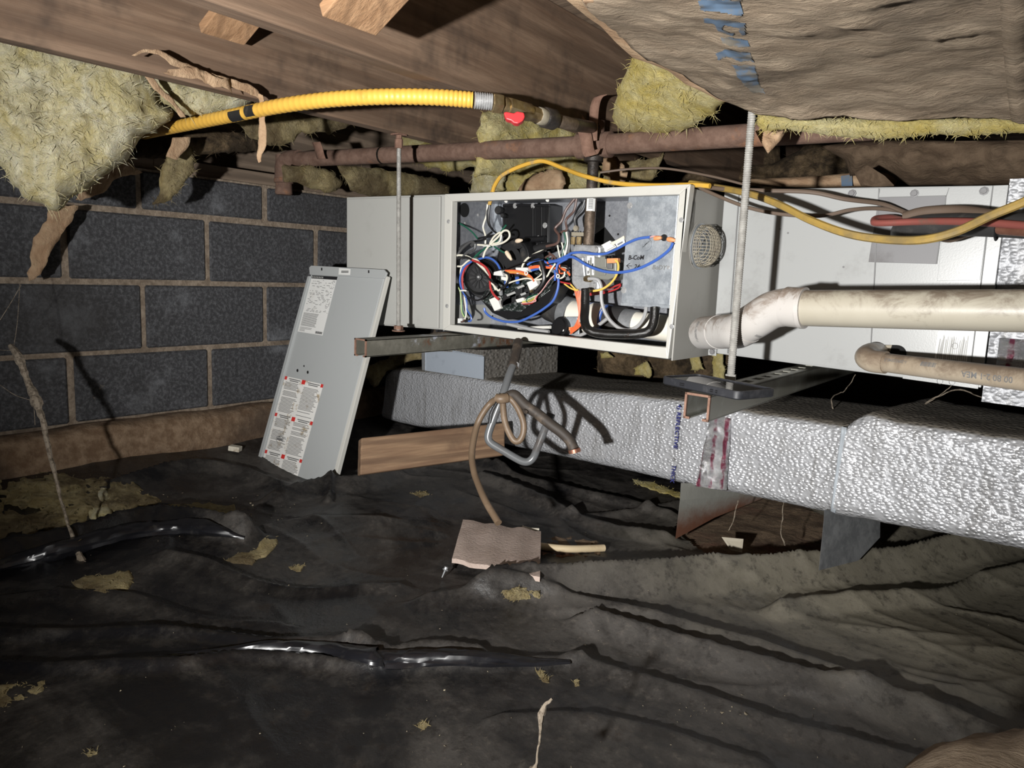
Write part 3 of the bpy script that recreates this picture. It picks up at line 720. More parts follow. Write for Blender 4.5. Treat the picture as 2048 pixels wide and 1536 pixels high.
# exhaust: dark outlet cone, clamp, white vent pipe with rubber coupling
ex0, ex1, ex2, ex3 = at(*zA(960, 1090), y=1.54), at(*zA(1110, 1140), y=1.535), at(*zA(1235, 1190), y=1.53), at(*zA(1330, 1230), y=1.53)
MB().tube(cr([ex0, ex1, ex2], 6), [.026, .028, .031, .034, .037, .040, .041, .041, .041, .041, .040, .0385, .038][:13], 28).build('outlet_cone', M['rubber'], fur, smooth=True)
MB().tube([ex2 - V(.008, 0, 0), ex2 + (ex3 - ex2) * .55], .0405, 28).build('coupling_clamp', M['galvdull'], fur, smooth=True)
vp_a = ex3 + V(-.012, 0, 0); vp_d = at(1400, 666, x=-.692)
ax = (vp_d - vp_a).normalized()
def seg(t0, t1, r, mat, name, label=None, bevel=.0012):
    MB().lathe(vp_a + ax * t0, ax, [(0, r * .9), (0, r), (t1 - t0, r), (t1 - t0, r * .9)], 32).build(name, M[mat], fur, smooth=True, label=label)
LV = (vp_d - vp_a).length
seg(0, .105, .0395, 'pvcclean', 'vent_hub'); seg(.105, .152, .0365, 'rubber', 'rubber_coupling'); seg(.150, .185, .034, 'galvdull', 'vent_band'); seg(.18, LV - .003, .0305, 'pvcclean', 'vent_pipe')
for t in (.055, .098, .103): MB().lathe(vp_a + ax * t, ax, [(0, .0397), (.0018, .0399), (.0036, .0397)], 32).build('cement_line', M['w_blue'], fur, smooth=True)

# gas valve
Yv = 1.452
vb = MB().prism([at(*zB(*p), y=Yv) for p in ((215, 580), (455, 590), (455, 690), (445, 1000), (240, 1000), (190, 930), (190, 660))], (0, .07, 0)).build('gas_valve', M['alu'], fur, bevel=.006)
MB().prism([at(*zB(*p), y=Yv - .004) for p in ((330, 690), (500, 700), (600, 740), (600, 870), (520, 905), (330, 890))], (0, .06, 0)).build('valve_head', M['valvegrey'], vb, bevel=.004)
MB().prism([at(*zB(*p), y=Yv - .008) for p in ((205, 700), (300, 690), (320, 880), (205, 870))], (0, .012, 0)).build('valve_cover', M['alu'], vb, bevel=.004)
for p, r_ in (((410, 635), .0075), ((395, 955), .0075), ((235, 745), .006), ((235, 800), .0055), ((262, 850), .005)):
    MB().lathe(at(*zB(*p), y=Yv), (0, -1, 0), [(-.004, r_ * 1.25), (.006, r_ * 1.25), (.007, r_ * .9), (.002, r_ * .6)], 16).build('valve_bolt', M['steel'], vb, smooth=True)
for p in ((450, 690, 505, 790), (440, 805, 500, 860), (360, 700, 372, 880)):
    MB().prism([at(*zB(*q_), y=Yv - .008) for q_ in ((p[0], p[1]), (p[2], p[1]), (p[2], p[3]), (p[0], p[3]))], (0, .01, 0)).build('terminal_block', M['valvegrey'], vb, bevel=.001)
for k in range(3):
    x_ = 500 + k * 26; MB().prism([at(*zB(*q_), y=Yv - .014) for q_ in ((x_, 683), (x_ + 14, 683), (x_ + 14, 712), (x_, 712))], (0, .02, 0)).build('terminal', M['black'], vb)
MB().prism([at(*zB(*q_), y=Yv - .016) for q_ in ((512, 708), (612, 705), (612, 748), (512, 752))], (0, .012, 0)).build('connector', M['orange'], vb, bevel=.001)
MB().prism([at(*zB(*q_), y=Yv - .012) for q_ in ((515, 758), (560, 755), (558, 802), (513, 802))], (0, .012, 0)).build('switch', M['plate'], vb, bevel=.001)
def label_plate(corners, y, mat, parent, name='label', off=(0, .0006, 0)):
    return MB().prism([at(*p, y=y) for p in corners], off).build(name, M[mat], parent)
lv = label_plate([zB(*p) for p in ((335, 686), (402, 686), (398, 860), (330, 858))], Yv - .0052, 'label', vb)
O = at(*zB(332, 856), y=Yv - .0056); tp = at(*zB(337, 690), y=Yv - .0056); rt = at(*zB(396, 858), y=Yv - .0056)
lm = MB(); uv = (tp - O); ur = (rt - O)
rnd = random.Random(8)
for k, (f0, f1, wd) in enumerate(((.08, .30, .16), (.12, .2, .0), (.42, .47, .7), (.52, .56, .6), (.62, .66, .8))):
    pass
for f0, w_, a, b in ((.12, .13, .06, .22), (.12, .13, .55, .78), (.34, .05, .1, .8), (.46, .04, .15, .6), (.56, .04, .2, .85), (.72, .16, .30, .62), (.92, .04, .1, .5)):
    lm.prism([O + ur * f0 + uv * a, O + ur * (f0 + w_) + uv * a, O + ur * (f0 + w_) + uv * b, O + ur * f0 + uv * b], (0, -.0003, 0))
lm.build('print', M['ink'], vb)
MB().lathe(at(*zB(320, 893), y=Yv - .004), (1, -.25, 0), [(0, .0075), (.016, .0075), (.018, .006), (.022, .005)], 6).build('hose_barb', M['brass'], vb)
MB().prism([at(*zB(*p), y=1.47) for p in ((192, 470), (300, 472), (300, 508), (192, 506))], (0, .004, 0)).build('bracket', M['galvtan'], fur, bevel=.001)
disc(MB(), at(*zB(243, 438), y=1.475), (0, -1, 0), .007, .006, 12).build('ground_screw', M['galvtan'], fur)
for p in ((210, 545), (265, 545)): MB().lathe(at(*zB(*p), y=1.478), (0, 0, -1), [(-.008, .007), (.010, .007)], 10).build('brass_fitting', M['brass'], fur)
# opening in the back plate behind the white connector
MB().prism([at(*zB(*p), y=YI - .001) for p in ((380, 510), (495, 425), (640, 610), (590, 625), (400, 560))], (0, .0008, 0)).build('back_opening', M['hole'], fur)
cn = MB().prism([at(*zB(*p), y=1.47) for p in ((455, 590), (540, 545), (600, 605), (500, 655))], (0, .022, 0)).build('connector', M['white'], fur, bevel=.0015)
MB().prism([at(*zB(*p), y=1.465) for p in ((470, 600), (535, 565), (580, 600), (505, 640))], (0, .006, 0)).build('connector_key', M['white'], cn, bevel=.001)
label_plate([zB(*p) for p in ((590, 575), (668, 530), (678, 565), (612, 612))], 1.462, 'label', fur, 'wire_flag')
label_plate([zB(*p) for p in ((607, 578), (655, 552), (658, 566), (613, 592))], 1.4614, 'inkgrey', fur, 'print')
# black manifold under the valve and round to the burners
MB().tube(cr(pxs([(*zB(320, 985), 1.655), (*zB(318, 1150), 1.65), (*zB(312, 1270), 1.64), (*zB(345, 1350), 1.63), (*zB(440, 1385), 1.62), (*zB(600, 1395), 1.60), (*zB(760, 1395), 1.58), (*zB(880, 1370), 1.57), (*zB(935, 1290), 1.57), (*zB(948, 1150), 1.57)]), 6), .0102, 16).build('manifold_pipe', M['blackpaintpipe'], fur, smooth=True)
# galvanised burner cover box
MB().prism([at(*p, y=1.432) for p in ((1257, 391), (1358, 388), (1340, 616), (1241, 611))], (0, .15, 0)).build('burner_cover', M['galv'], fur, bevel=.002)
MB().prism([at(*p, y=1.430) for p in ((1241, 605), (1341, 610), (1341, 617), (1241, 611))], (0, .004, 0)).build('cover_flange', M['galv'], fur, bevel=.0008)
hc = at(*zB(870, 582), y=1.4312)
disc(MB(), hc, (0, -1, 0), .0118, .0006, 24).build('sight_hole', M['hole'], fur)
MB().lathe(hc + V(0, .0004, 0), (0, -1, 0), [(0, .0112), (.002, .0115), (.002, .0135), (0, .014)], 24).build('sight_hole_rim', M['galv'], fur, smooth=True)
for p in ((722, 232), (668, 997), (1070, 790)): screw(at(*zB(*p), y=1.4315), (0, -1, 0), .006 if p[0] < 1000 else .003, .003, fur)
U = V(1, 0, 0); Z = V(0, 0, 1)
text_mesh('B-CoM', .0135, at(1256.5, 519.5, y=1.4315), at(1288, 519, y=1.4315) - at(1256.5, 519.5, y=1.4315), Z, .0006, fur, M['ink'], 'marker_lettering', None, .15, .0004)
text_mesh('24v', .0135, at(1268, 537, y=1.4315), U, Z, .0006, fur, M['ink'], 'marker_lettering', None, .2, .0003)
text_mesh('BoDY', .0135, at(1304, 538.5, y=1.4315), U, Z, .0006, fur, M['inkgrey'], 'marker_lettering', None, .2, .0003)
am = MB()
for a, b in (((1253, 531.5), (1264, 532)), ((1253, 531.5), (1259.5, 526.5)), ((1253, 531.5), (1258.5, 536.5))): am.tube([at(*a, y=1.431), at(*b, y=1.431)], .0007, 5)
am.build('marker_arrow', M['ink'], fur)
# pressure switch on a grey bracket
MB().prism([at(*zA(*p), y=1.475) for p in ((1225, 1235), (1330, 1235), (1345, 1400), (1300, 1420), (1240, 1390))], (0, .006, 0)).build('switch_bracket', M['galv'], fur, bevel=.001)
psc = at(*zA(1180, 1330), y=1.468); psw = MB().lathe(psc, V(-.15, -1, .25), [(-.012, .020), (-.012, .0255), (.0, .027), (.004, .0265), (.005, .0215), (.012, .020), (.013, .008)], 32).build('pressure_switch', M['black'], fur, smooth=True)
MB().prism([at(*zA(*p), y=1.455) for p in ((1185, 1352), (1210, 1350), (1210, 1366), (1186, 1368))], (0, -.0004, 0)).build('switch_mark', M['label'], psw)
for p in ((1262, 1330), (1262, 1345), (1270, 1360)): MB().prism([at(*zA(*q_), y=1.462) for q_ in ((p[0] - 8, p[1]), (p[0] + 22, p[1] - 4), (p[0] + 22, p[1] + 10), (p[0] - 8, p[1] + 14))], (0, .006, 0)).build('spade_terminal', M['orange'], psw)
def wire(pts, r, mat, name='wire', y=None, n=6, seg_=6, label=None):
    P = pxs(pts, **({'y': y} if y else {})); return MB().tube(cr(P, seg_), r, n).build(name, M[mat], fur, smooth=True, label=label)
def wA(pts, y0, r, mat, y1=None, **k):
    y1 = y0 if y1 is None else y1; n = len(pts) - 1
    P = [at(*zA(*p), y=y0 + (y1 - y0) * i / n) for i, p in enumerate(pts)]; return MB().tube(cr(P, 6), r, 7).build(k.get('name', 'wire'), M[mat], fur, smooth=True, label=k.get('label'))
def wB(pts, y0, r, mat, y1=None, **k):
    return wA([(p[0] + 240 * 4.5175, p[1]) for p in pts], y0, r, mat, y1, **k)
def wC(pts, y0, r, mat, y1=None, **k):
    return wA([((900 + p[0] * .12695 - 860) * 4.5175, (480 + p[1] * .12692 - 360) * 4.5175) for p in pts], y0, r, mat, y1, **k)
# grey rubber tubes
wB([(345, 893), (400, 893), (440, 910), (462, 970), (465, 1080), (490, 1180), (540, 1265), (620, 1335), (700, 1357), (780, 1330), (840, 1260), (865, 1180), (868, 1140)], 1.440, .0043, 'greytube', 1.46, name='pressure_tube')
wB([(520, 1250), (440, 1310), (340, 1372), (260, 1408), (190, 1430)], 1.452, .0043, 'greytube', 1.462, name='pressure_tube')
wA([(700, 1300), (800, 1325), (930, 1352), (1075, 1372)], 1.47, .0048, 'greytube', 1.468, name='pressure_tube')
wA([(800, 1350), (880, 1340), (990, 1332), (1090, 1330)], 1.50, .0042, 'white', 1.48, name='pressure_tube')

# control board in a black tray
Yc = 1.452
ctr = MB().prism([at(*zA(*p), y=Yc) for p in ((455, 1080), (600, 1170), (820, 1180), (1070, 985), (1155, 900), (1160, 960), (1080, 1110), (900, 1220), (700, 1262), (560, 1200))], (0, .05, 0)).build('control_tray', M['black'], fur, bevel=.002)
bp = [at(*zA(*p), y=Yc - .004 + o) for p, o in (((455, 1075), 0), ((600, 860), .05), ((960, 820), .05), ((1120, 890), .02), ((1075, 985), 0), ((815, 1180), -.006), ((600, 1165), -.004))]
MB().prism(bp, (0, .003, -.003)).build('circuit_board', M['pcb'], fur)
def relay(px_, w, h, dz, mat='black', y=1.44, d=.02, sk=.35):
    x, yy = px_; q = [at(*zA(*p), y=y) for p in ((x, yy), (x + w, yy - sk * w), (x + w, yy - sk * w + h), (x, yy + h))]
    return MB().prism(q, (-.004, d, .004)).build('relay', M[mat], fur, bevel=.001)
for p, w, h in (((655, 1045), 120, 95), ((720, 1010), 110, 60), ((800, 1035), 90, 60), ((850, 985), 85, 50), ((640, 1090), 100, 60)):
    r_ = relay(p, w, h, 0, 'blackmatt', 1.442)
for x_, yy, w in ((690, 1035, 75), (815, 1030, 45), (785, 968, 60)):
    MB().prism([at(*zA(*p), y=1.4408) for p in ((x_, yy), (x_ + w, yy - w * .38), (x_ + w + 12, yy - w * .38 + 16), (x_ + 10, yy + 18))], (0, -.0004, 0)).build('relay_print', M['inkfaint'], fur)
for x_, yy in ((690, 940), (790, 905), (640, 1010)):
    MB().lathe(at(*zA(x_, yy), y=1.45), (.25, -.5, .8), [(-.008, .0055), (.008, .0055), (.009, .003)], 12).build('capacitor', M['w_blue'] if x_ != 640 else M['alu'], fur, smooth=True)
for c, q_, m_ in (('connector', ((530, 1080), (600, 1050), (640, 1160), (580, 1185)), 'white'), ('connector', ((770, 1080), (840, 1060), (850, 1095), (785, 1110)), 'white'), ('connector', ((870, 925), (950, 895), (975, 950), (900, 1000)), 'white'), ('connector', ((575, 830), (640, 815), (660, 870), (570, 860)), 'label'), ('connector', ((770, 790), (880, 790), (885, 830), (780, 850)), 'label'), ('connector', ((640, 870), (700, 880), (690, 915), (640, 900)), 'white')):
    MB().prism([at(*zA(*p), y=1.435) for p in q_], (0, .018, 0)).build(c, M[m_], fur, bevel=.0015)
MB().prism([at(*zA(*p), y=1.436) for p in ((875, 930), (890, 925), (920, 1005), (905, 1020))], (0, .012, 0)).build('header_pins', M['brass'], fur)
for k in range(7):
    x_, yy = 1000 + k * 12, 1048 - k * 9
    MB().prism([at(*zA(*p), y=Yc - .001) for p in ((x_, yy), (x_ + 5, yy - 4), (x_ + 12, yy + 2), (x_ + 7, yy + 8))], (0, -.0004, 0)).build('tray_print', M['label'], fur)
# wire nuts
def nut(px_, ax_, mat, L=.022, r=.0058, y=1.43): MB().lathe(at(*zA(*px_), y=y), ax_, [(-L / 2, r * .75), (-L * .3, r), (L * .1, r * .95), (L * .3, r * .7), (L / 2, r * .5)], 12).build('wire_nut', M[mat], fur, smooth=True)
nut((805, 548), (.9, -.2, .1), 'cream'); nut((712, 685), (.7, 0, -.75), 'cream', .028)
P_ = lambda x, y: (x + 1084.2, y)
nut(P_(975, 525), (1, 0, .1), 'orange', .018, .0052, 1.424); nut(P_(1098, 540), (1, 0, -.15), 'orange', .020, .0055, 1.424)
disc(MB(), at(*zB(1035, 522), y=1.431), (0, -1, 0), .0072, .004, 16).build('black_plug', M['black'], fur)
# blue leads
wB([(-10, 735), (60, 725), (150, 685), (200, 660), (290, 655), (400, 668), (500, 665), (600, 625), (700, 570), (800, 530), (905, 515)], 1.445, .0031, 'w_blue', 1.424)
wB([(0, 745), (80, 728), (180, 695), (240, 712), (330, 768), (450, 815), (560, 835), (680, 830), (800, 800), (920, 745), (1020, 680), (1085, 620), (1112, 565)], 1.442, .0034, 'w_blue', 1.424)
wB([(905, 517), (940, 508), (1000, 512)], 1.424, .0016, 'w_pink')
wC([(540, 1070), (560, 1140), (640, 1210), (760, 1260), (900, 1290), (1100, 1280), (1300, 1190), (1480, 1080), (1620, 960), (1690, 800), (1710, 650), (1680, 520), (1690, 400), (1740, 350), (1850, 290)], 1.432, .0031, 'w_blue', 1.440)
wC([(430, 310), (560, 275), (660, 300), (740, 370), (790, 460)], 1.445, .003, 'w_blue')
wC([(350, 330), (220, 430), (165, 560), (160, 680), (200, 800), (250, 900)], 1.43, .0028, 'w_blue')
wC([(250, 900), (265, 1000), (270, 1100), (330, 1200), (330, 1270), (290, 1280)], 1.44, .0022, 'w_blue')
wC([(1220, 390), (1300, 340), (1420, 315), (1560, 370), (1660, 340), (1740, 350)], 1.45, .003, 'w_blue')
wC([(1230, 490), (1320, 470), (1440, 440), (1560, 400), (1700, 380)], 1.45, .003, 'w_blue')
wC([(1650, 640), (1660, 560), (1650, 480)], 1.43, .003, 'w_blue')
# white leads
wC([(55, 380), (35, 320), (70, 255), (180, 240), (300, 270), (360, 320), (460, 400), (560, 530), (660, 680), (760, 800)], 1.425, .0027, 'w_white', 1.435)
wC([(330, 300), (430, 320), (520, 430), (600, 560), (680, 700), (720, 790)], 1.428, .0026, 'w_white', 1.436)
wC([(120, 415), (190, 410), (270, 340), (340, 300)], 1.43, .0026, 'w_white')
wC([(190, 410), (165, 490), (170, 620), (210, 800), (235, 950), (255, 1150), (235, 1250)], 1.44, .0022, 'w_white')
wA([(430, 585), (540, 590), (650, 570), (715, 520), (710, 465), (665, 460), (610, 520), (550, 575), (500, 640), (480, 700)], 1.435, .0027, 'w_white')
wA([(540, 575), (580, 510), (640, 475), (630, 555), (560, 580)], 1.44, .0025, 'w_white')
wA([(520, 220), (510, 320), (480, 420), (500, 500), (500, 580)], 1.47, .0026, 'w_white')
wC([(1130, 470), (1145, 400), (1200, 310), (1290, 245), (1420, 180), (1510, 160)], 1.44, .0026, 'w_white')
wC([(760, 800), (850, 740), (890, 680), (900, 600), (880, 520), (850, 490)], 1.43, .0026, 'w_white')
wC([(920, 680), (1040, 640), (1200, 605), (1330, 625), (1440, 615), (1530, 570), (1570, 500), (1640, 400), (1660, 370)], 1.434, .0022, 'w_white')
wC([(1300, 640), (1420, 560), (1450, 510), (1420, 470), (1410, 420)], 1.438, .0016, 'w_white')
wC([(1640, 600), (1750, 600), (1800, 560), (1805, 500)], 1.44, .0022, 'w_white')
wB([(555, 570), (610, 545), (672, 508)], 1.468, .0022, 'w_white'); wB([(560, 585), (615, 555), (675, 522)], 1.468, .0022, 'w_white')
wC([(1690, 60), (1710, 170), (1740, 300)], 1.47, .002, 'w_white'); wC([(1760, 40), (1790, 160), (1820, 280)], 1.47, .002, 'w_white')
# black and grey leads
for k in range(4):
    o = k * 14
    wC([(400 - o, 60 + o), (330 - o, 30 + o * .5), (200 - o, 130), (110 + o * .6, 260), (80 + o * .7, 420), (90 + o * .5, 560), (120 + o, 680)], 1.43 + k * .006, .0036, 'w_grey')
wC([(400, 60), (380, 150), (260, 210), (180, 300)], 1.428, .0036, 'w_grey')
wC([(340, 310), (420, 400), (540, 520), (640, 640), (760, 720)], 1.424, .0026, 'w_black')
wC([(100, 300), (240, 270), (340, 310), (400, 360)], 1.426, .003, 'w_black')
wC([(210, 800), (290, 900), (420, 950), (520, 910), (600, 800)], 1.428, .0024, 'w_black')
wC([(850, 500), (930, 560), (900, 680), (800, 780)], 1.426, .0028, 'w_black')
wC([(840, 470), (1100, 370), (1300, 330), (1450, 300)], 1.432, .0014, 'w_black')
wA([(540, 225), (530, 330), (545, 420), (600, 480), (680, 500)], 1.465, .0026, 'w_black')
wA([(545, 225), (515, 300), (530, 400), (570, 450)], 1.468, .0026, 'w_black')
wA([(430, 530), (500, 515), (640, 490), (700, 500)], 1.46, .0028, 'w_black'); wA([(300, 600), (380, 560), (480, 540), (520, 500), (560, 470)], 1.455, .0028, 'w_black')
wA([(200, 362), (300, 410), (380, 470), (430, 530)], 1.45, .0022, 'w_green')
wC([(1420, 330), (1470, 480), (1480, 620), (1420, 740), (1340, 830)], 1.428, .005, 'w_black')
wC([(1250, 260), (1420, 200), (1510, 150)], 1.435, .0028, 'w_black')
wC([(1560, 200), (1620, 260), (1600, 330), (1680, 390), (1740, 380)], 1.45, .0026, 'w_brown'); wC([(1500, 280), (1600, 230), (1660, 300), (1620, 380), (1540, 350)], 1.45, .0026, 'w_brown')
wA([(1310, 165), (1230, 270), (1190, 370), (1130, 440), (1165, 500), (1150, 570), (1050, 600)], 1.48, .0034, 'w_brown', 1.45)
wA([(1325, 165), (1300, 280), (1230, 360), (1235, 450), (1190, 470), (1165, 520)], 1.48, .003, 'w_brown')
wA([(1400, 180), (1370, 260), (1310, 340), (1315, 430)], 1.50, .003, 'w_grey')
for k in range(3): wA([(1210 + k * 22, 470), (1225 + k * 18, 560), (1200 + k * 26, 650), (1190 + k * 12, 740)], 1.47, .0022, ('w_green', 'w_white', 'w_black')[k])
# green leads
wA([(490, 600), (560, 580), (610, 540), (640, 470), (690, 405)], 1.45, .0024, 'w_green'); wA([(580, 600), (640, 640), (690, 665)], 1.44, .0022, 'w_green')
wA([(400, 700), (440, 660), (500, 620), (560, 600)], 1.44, .0024, 'w_green'); wA([(420, 690), (470, 640), (520, 600)], 1.445, .0024, 'w_green')
wA([(215, 880), (235, 940), (270, 1000), (280, 1080), (285, 1180), (310, 1240)], 1.45, .0018, 'w_lgreen'); wA([(300, 1060), (290, 1120), (300, 1200), (330, 1255)], 1.452, .0018, 'w_green')
wA([(300, 1060), (318, 1150), (325, 1230), (300, 1275), (280, 1282)], 1.448, .0022, 'w_brown')
MB().prism([at(*zA(*p), y=1.45) for p in ((232, 1252), (285, 1248), (288, 1290), (225, 1298))], (0, .012, 0)).build('connector', M['label'], fur, bevel=.001)
# red, orange, yellow, pink leads
wC([(350, 320), (460, 360), (570, 440), (625, 540), (630, 640), (640, 760), (690, 860), (770, 940)], 1.424, .0032, 'w_red', 1.436)
wC([(330, 340), (240, 450), (200, 560), (195, 660), (210, 780)], 1.432, .0028, 'w_red')
wC([(1690, 640), (1760, 665), (1830, 680), (1900, 690)], 1.445, .002, 'w_red'); wB([(345, 1030), (460, 1010), (560, 970), (640, 940)], 1.50, .0024, 'w_red'); wB([(345, 1040), (470, 1025), (600, 985), (640, 950)], 1.502, .0022, 'w_red')
for k, m_ in enumerate(('w_orange', 'w_orange', 'w_yellow', 'w_orange', 'w_yellow', 'w_red')):
    o = k * 9
    wC([(870, 480 + o), (1000, 478 + o), (1130, 500 + o * .9), (1230, 540 + o * .8), (1290, 590 + o * .6), (1320, 650 + o * .3)], 1.43 + .002 * k, .0017, m_)
for k in range(3): wC([(1240, 430 + k * 12), (1380, 405 + k * 14), (1520, 425 + k * 8), (1640, 435 + k * 6), (1800, 460 + k * 8), (1890, 540 + k * 10)], 1.445, .0018, 'w_orange')
wC([(1900, 700), (1980, 780), (2020, 790)], 1.445, .002, 'w_yellow')
wC([(1800, 690), (1900, 760), (2000, 800)], 1.448, .0019, 'w_yellow')
wB([(590, 725), (612, 745), (617, 800), (600, 860), (560, 920), (500, 970), (440, 995), (370, 1005)], 1.436, .0026, 'w_yellow')
for k in range(4):
    o = k * 15
    wB([(225 + o * 1.2, 1000), (245 + o * .6, 1080), (258 + o * .3, 1150), (262, 1230 + o), (225 + o, 1320), (185, 1345 + o)], 1.448, .0019, 'w_orange')
wC([(1680, 520), (1560, 640), (1490, 740), (1420, 830), (1340, 910), (1340, 970), (1120, 1000)], 1.43, .0013, 'w_pink')
for k, m_ in enumerate(('w_white', 'w_lgreen', 'w_yellow', 'w_pink', 'w_red')):
    wC([(1140, 960 + k * 12), (1230, 930 + k * 20), (1320, 890 + k * 22), (1380, 850 + k * 6)], 1.432, .0012, m_)
wC([(1240, 990), (1200, 960), (1240, 900), (1330, 870), (1390, 850)], 1.43, .0013, 'w_green')
for p in ((1200, 520), (1700, 570)): MB().tube([at(*zC(p[0] + 22 * math.cos(a), p[1] + 30 * math.sin(a)), y=1.426) for a in [i * .785 for i in range(8)]], .0016, 5, closed=True).build('cable_tie', M['white'], fur)
for p in ((205, 795), (580, 90)): MB().tube([at(*zC(p[0] - 50, p[1] + 5), y=1.425), at(*zC(p[0], p[1]), y=1.423), at(*zC(p[0] + 55, p[1] + 6), y=1.425)], .0022, 6).build('cable_tie', M['white'], fur)
for k in range(10):                          # crimped bundle behind the valve
    rr_ = random.Random(k); wC([(1560 + rr_.uniform(-60, 60), 330 + rr_.uniform(-60, 90)), (1620 + rr_.uniform(-60, 60), 400 + rr_.uniform(-70, 70)), (1700 + rr_.uniform(-50, 60), 440 + rr_.uniform(-70, 70)), (1780 + rr_.uniform(-50, 70), 480 + rr_.uniform(-80, 70)), (1840, 520 + rr_.uniform(-60, 60))], 1.455 + rr_.uniform(-.015, .015), .0018, ('w_white', 'w_black', 'w_brown', 'w_orange', 'w_green', 'w_black', 'w_white', 'w_blue', 'w_black', 'w_brown')[k])
wA([(535, 228), (542, 200), (548, 180), (560, 100)], 1.468, .0052, 'yellowcable2', 1.47, name='cable_sheath')

# ------------------------------------------------------------------ coil cabinet to the right of the furnace
YC = 1.56
coil = thing('coil_cabinet', (-.42, 1.8, -.18), 'light grey cased cooling coil cabinet joined to the right end of the furnace', 'coil cabinet')
c00, c10, c11, c01 = at(1425, 706, y=YC), at(1962, 776, y=YC), at(2018, 370, y=YC), at(1449, 379, y=YC)
mb = MB(); E2 = V(0, .52, 0); mb.hexa([c00, c10, c10 + E2, c00 + E2, c01, c11, c11 + E2, c01 + E2]); mb.build('coil_casing', M['cabinet2'], coil, bevel=.002)
def flat(mat, name, pts, y, parent, th=.0025, bevel=.0004): return MB().prism([at(*p, y=y) for p in pts], (0, th, 0)).build(name, M[mat], parent, bevel=bevel)
flat('cabinet2', 'access_panel', ((1478, 382), (1757, 376), (1738, 742), (1455, 707)), YC - .003, coil)
flat('cabinet2', 'line_panel', ((1759, 376), (1985, 371), (1936, 771), (1740, 742)), YC - .0035, coil)
flat('cabinet2', 'edge_post', ((1987, 371), (2017, 370), (1962, 775), (1938, 771)), YC - .005, coil)
flat('plate', 'gasket_plate', ((1757, 396), (1892, 392), (1872, 528), (1737, 524)), YC - .0055, coil)
flat('cabinet2', 'top_strip', ((1760, 378), (1898, 375), (1892, 393), (1757, 396)), YC - .0065, coil)
flat('cabinet2', 'line_strip', ((1900, 374), (1985, 372), (1960, 560), (1874, 562), (1893, 392)), YC - .0062, coil)
flat('cabinet2', 'drip_pan_lip', ((1806, 746), (1958, 765), (1956, 778), (1805, 757)), YC - .007, coil)
flat('cabinet2', 'corner_clip', ((1417, 694), (1433, 696), (1432, 712), (1416, 710)), YC - .0075, coil)
for q_ in (((1757, 377), (1759, 377), (1740, 742), (1738, 742)), ((1477, 383), (1479, 383), (1456, 707), (1454, 707)), ((1985, 372), (1987, 372), (1938, 770), (1936, 770)), ((1758, 394), (1893, 390.5), (1893, 392.5), (1758, 396)), ((1891, 392), (1893, 392), (1874, 528), (1872, 528))): flat('inkgrey', 'seam', q_, YC - .0068, coil, .0005, 0)
for px, py in ((1704, 387), (1829, 387), (1968, 382), (1425, 703)): screw(at(px, py, y=YC - .0068), (0, -1, 0), .0062, .004, coil, 'plate')
for px, py in ((1576, 466), (1687, 534), (1560, 458)): disc(MB(), at(px, py, y=YC - .0032), (0, -1, 0), .0022, .0004, 8).build('speck', M['inkgrey'], coil)
ov = []
for i in range(24):
    a = math.pi / 2 + math.pi * i / 11 if i < 12 else -math.pi / 2 + math.pi * (i - 12) / 11
    cx_ = 1740 if i < 12 else 1793; cy_ = 706 if i < 12 else 707
    ov.append(at(cx_ + 20 * math.cos(a), cy_ - 17 * math.sin(a), y=YC - .0045))
MB().prism(ov, (0, .0006, 0)).build('drain_slot', M['hole'], coil)
MB().prism([at(*p, y=YC - .0048) for p in ((1760, 691), (1784, 690), (1780, 703), (1766, 702))], (0, .0003, 0)).build('slot_rust', M['galvtan'], coil)
flat('inkfaint', 'faded_sticker', ((1876, 662), (1942, 666), (1932, 735), (1868, 726)), YC - .0042, coil, .0004, 0).data.materials[0] = M['label']
st_ = MB(); rnd = random.Random(5)
for k in range(15):
    x_ = 1880 + k * 4.0; st_.prism([at(*p, y=YC - .0045) for p in ((x_, 668 + rnd.uniform(0, 14)), (x_ + 1.6, 668 + rnd.uniform(0, 14)), (x_ - 5.4, 726), (x_ - 7, 726 - rnd.uniform(0, 18)))], (0, -.0002, 0))
st_.build('sticker_print', M['inkfaint'], coil)
for cx_, cy_ in ((1910, 692), (1907, 725), (1904, 764), (1880, 762)):
    MB().tube([at(cx_ + 6 * math.cos(a), cy_ + 6 * math.sin(a), y=YC - (.0045 if cy_ < 740 else .0075)) for a in [i * .5236 for i in range(12)]], .0004, 4, closed=True).build('approval_mark', M['inkgrey'], coil)

# foil-wrapped plenum right of the coil
pl = thing('supply_plenum', (.2, 1.85, -.2), 'silver foil wrapped duct plenum at the right end of the coil cabinet', 'duct')
p0 = at(1966, 790, y=YC + .012); p1 = at(2020, 368, y=YC + .012)
mb = MB()
rows = []
for i in range(26):
    t = i / 25; row = []
    for j in range(24):
        s_ = j / 23; p = V(p0.x - .001 + (p1.x - p0.x) * s_ + t * .62, YC + .012, -.20 + .40 * s_)
        row.append(p + V(0, fbm(p * 16, 4) * .006, 0))
    rows.append(row)
mb.grid(rows); mb.box((p0.x + .01, YC + .03, -.20), (p0.x + .60, 2.1, .20)); mb.build('foil_wrap', M['foilplenum'], pl, smooth=True)
rows = []
for i in range(14):
    row = []
    for j in range(12):
        p = V(p0.x + .015 + (p1.x - p0.x) * (.08 + .22 * j / 11) + .40 * i / 13, YC + .003, -.20 + .40 * (.08 + .22 * j / 11)); row.append(p + V(0, fbm(p * 30, 4) * .009, 0))
    rows.append(row)
MB().grid(rows).build('foil_tape', M['tape'], pl, smooth=True, thick=.001)

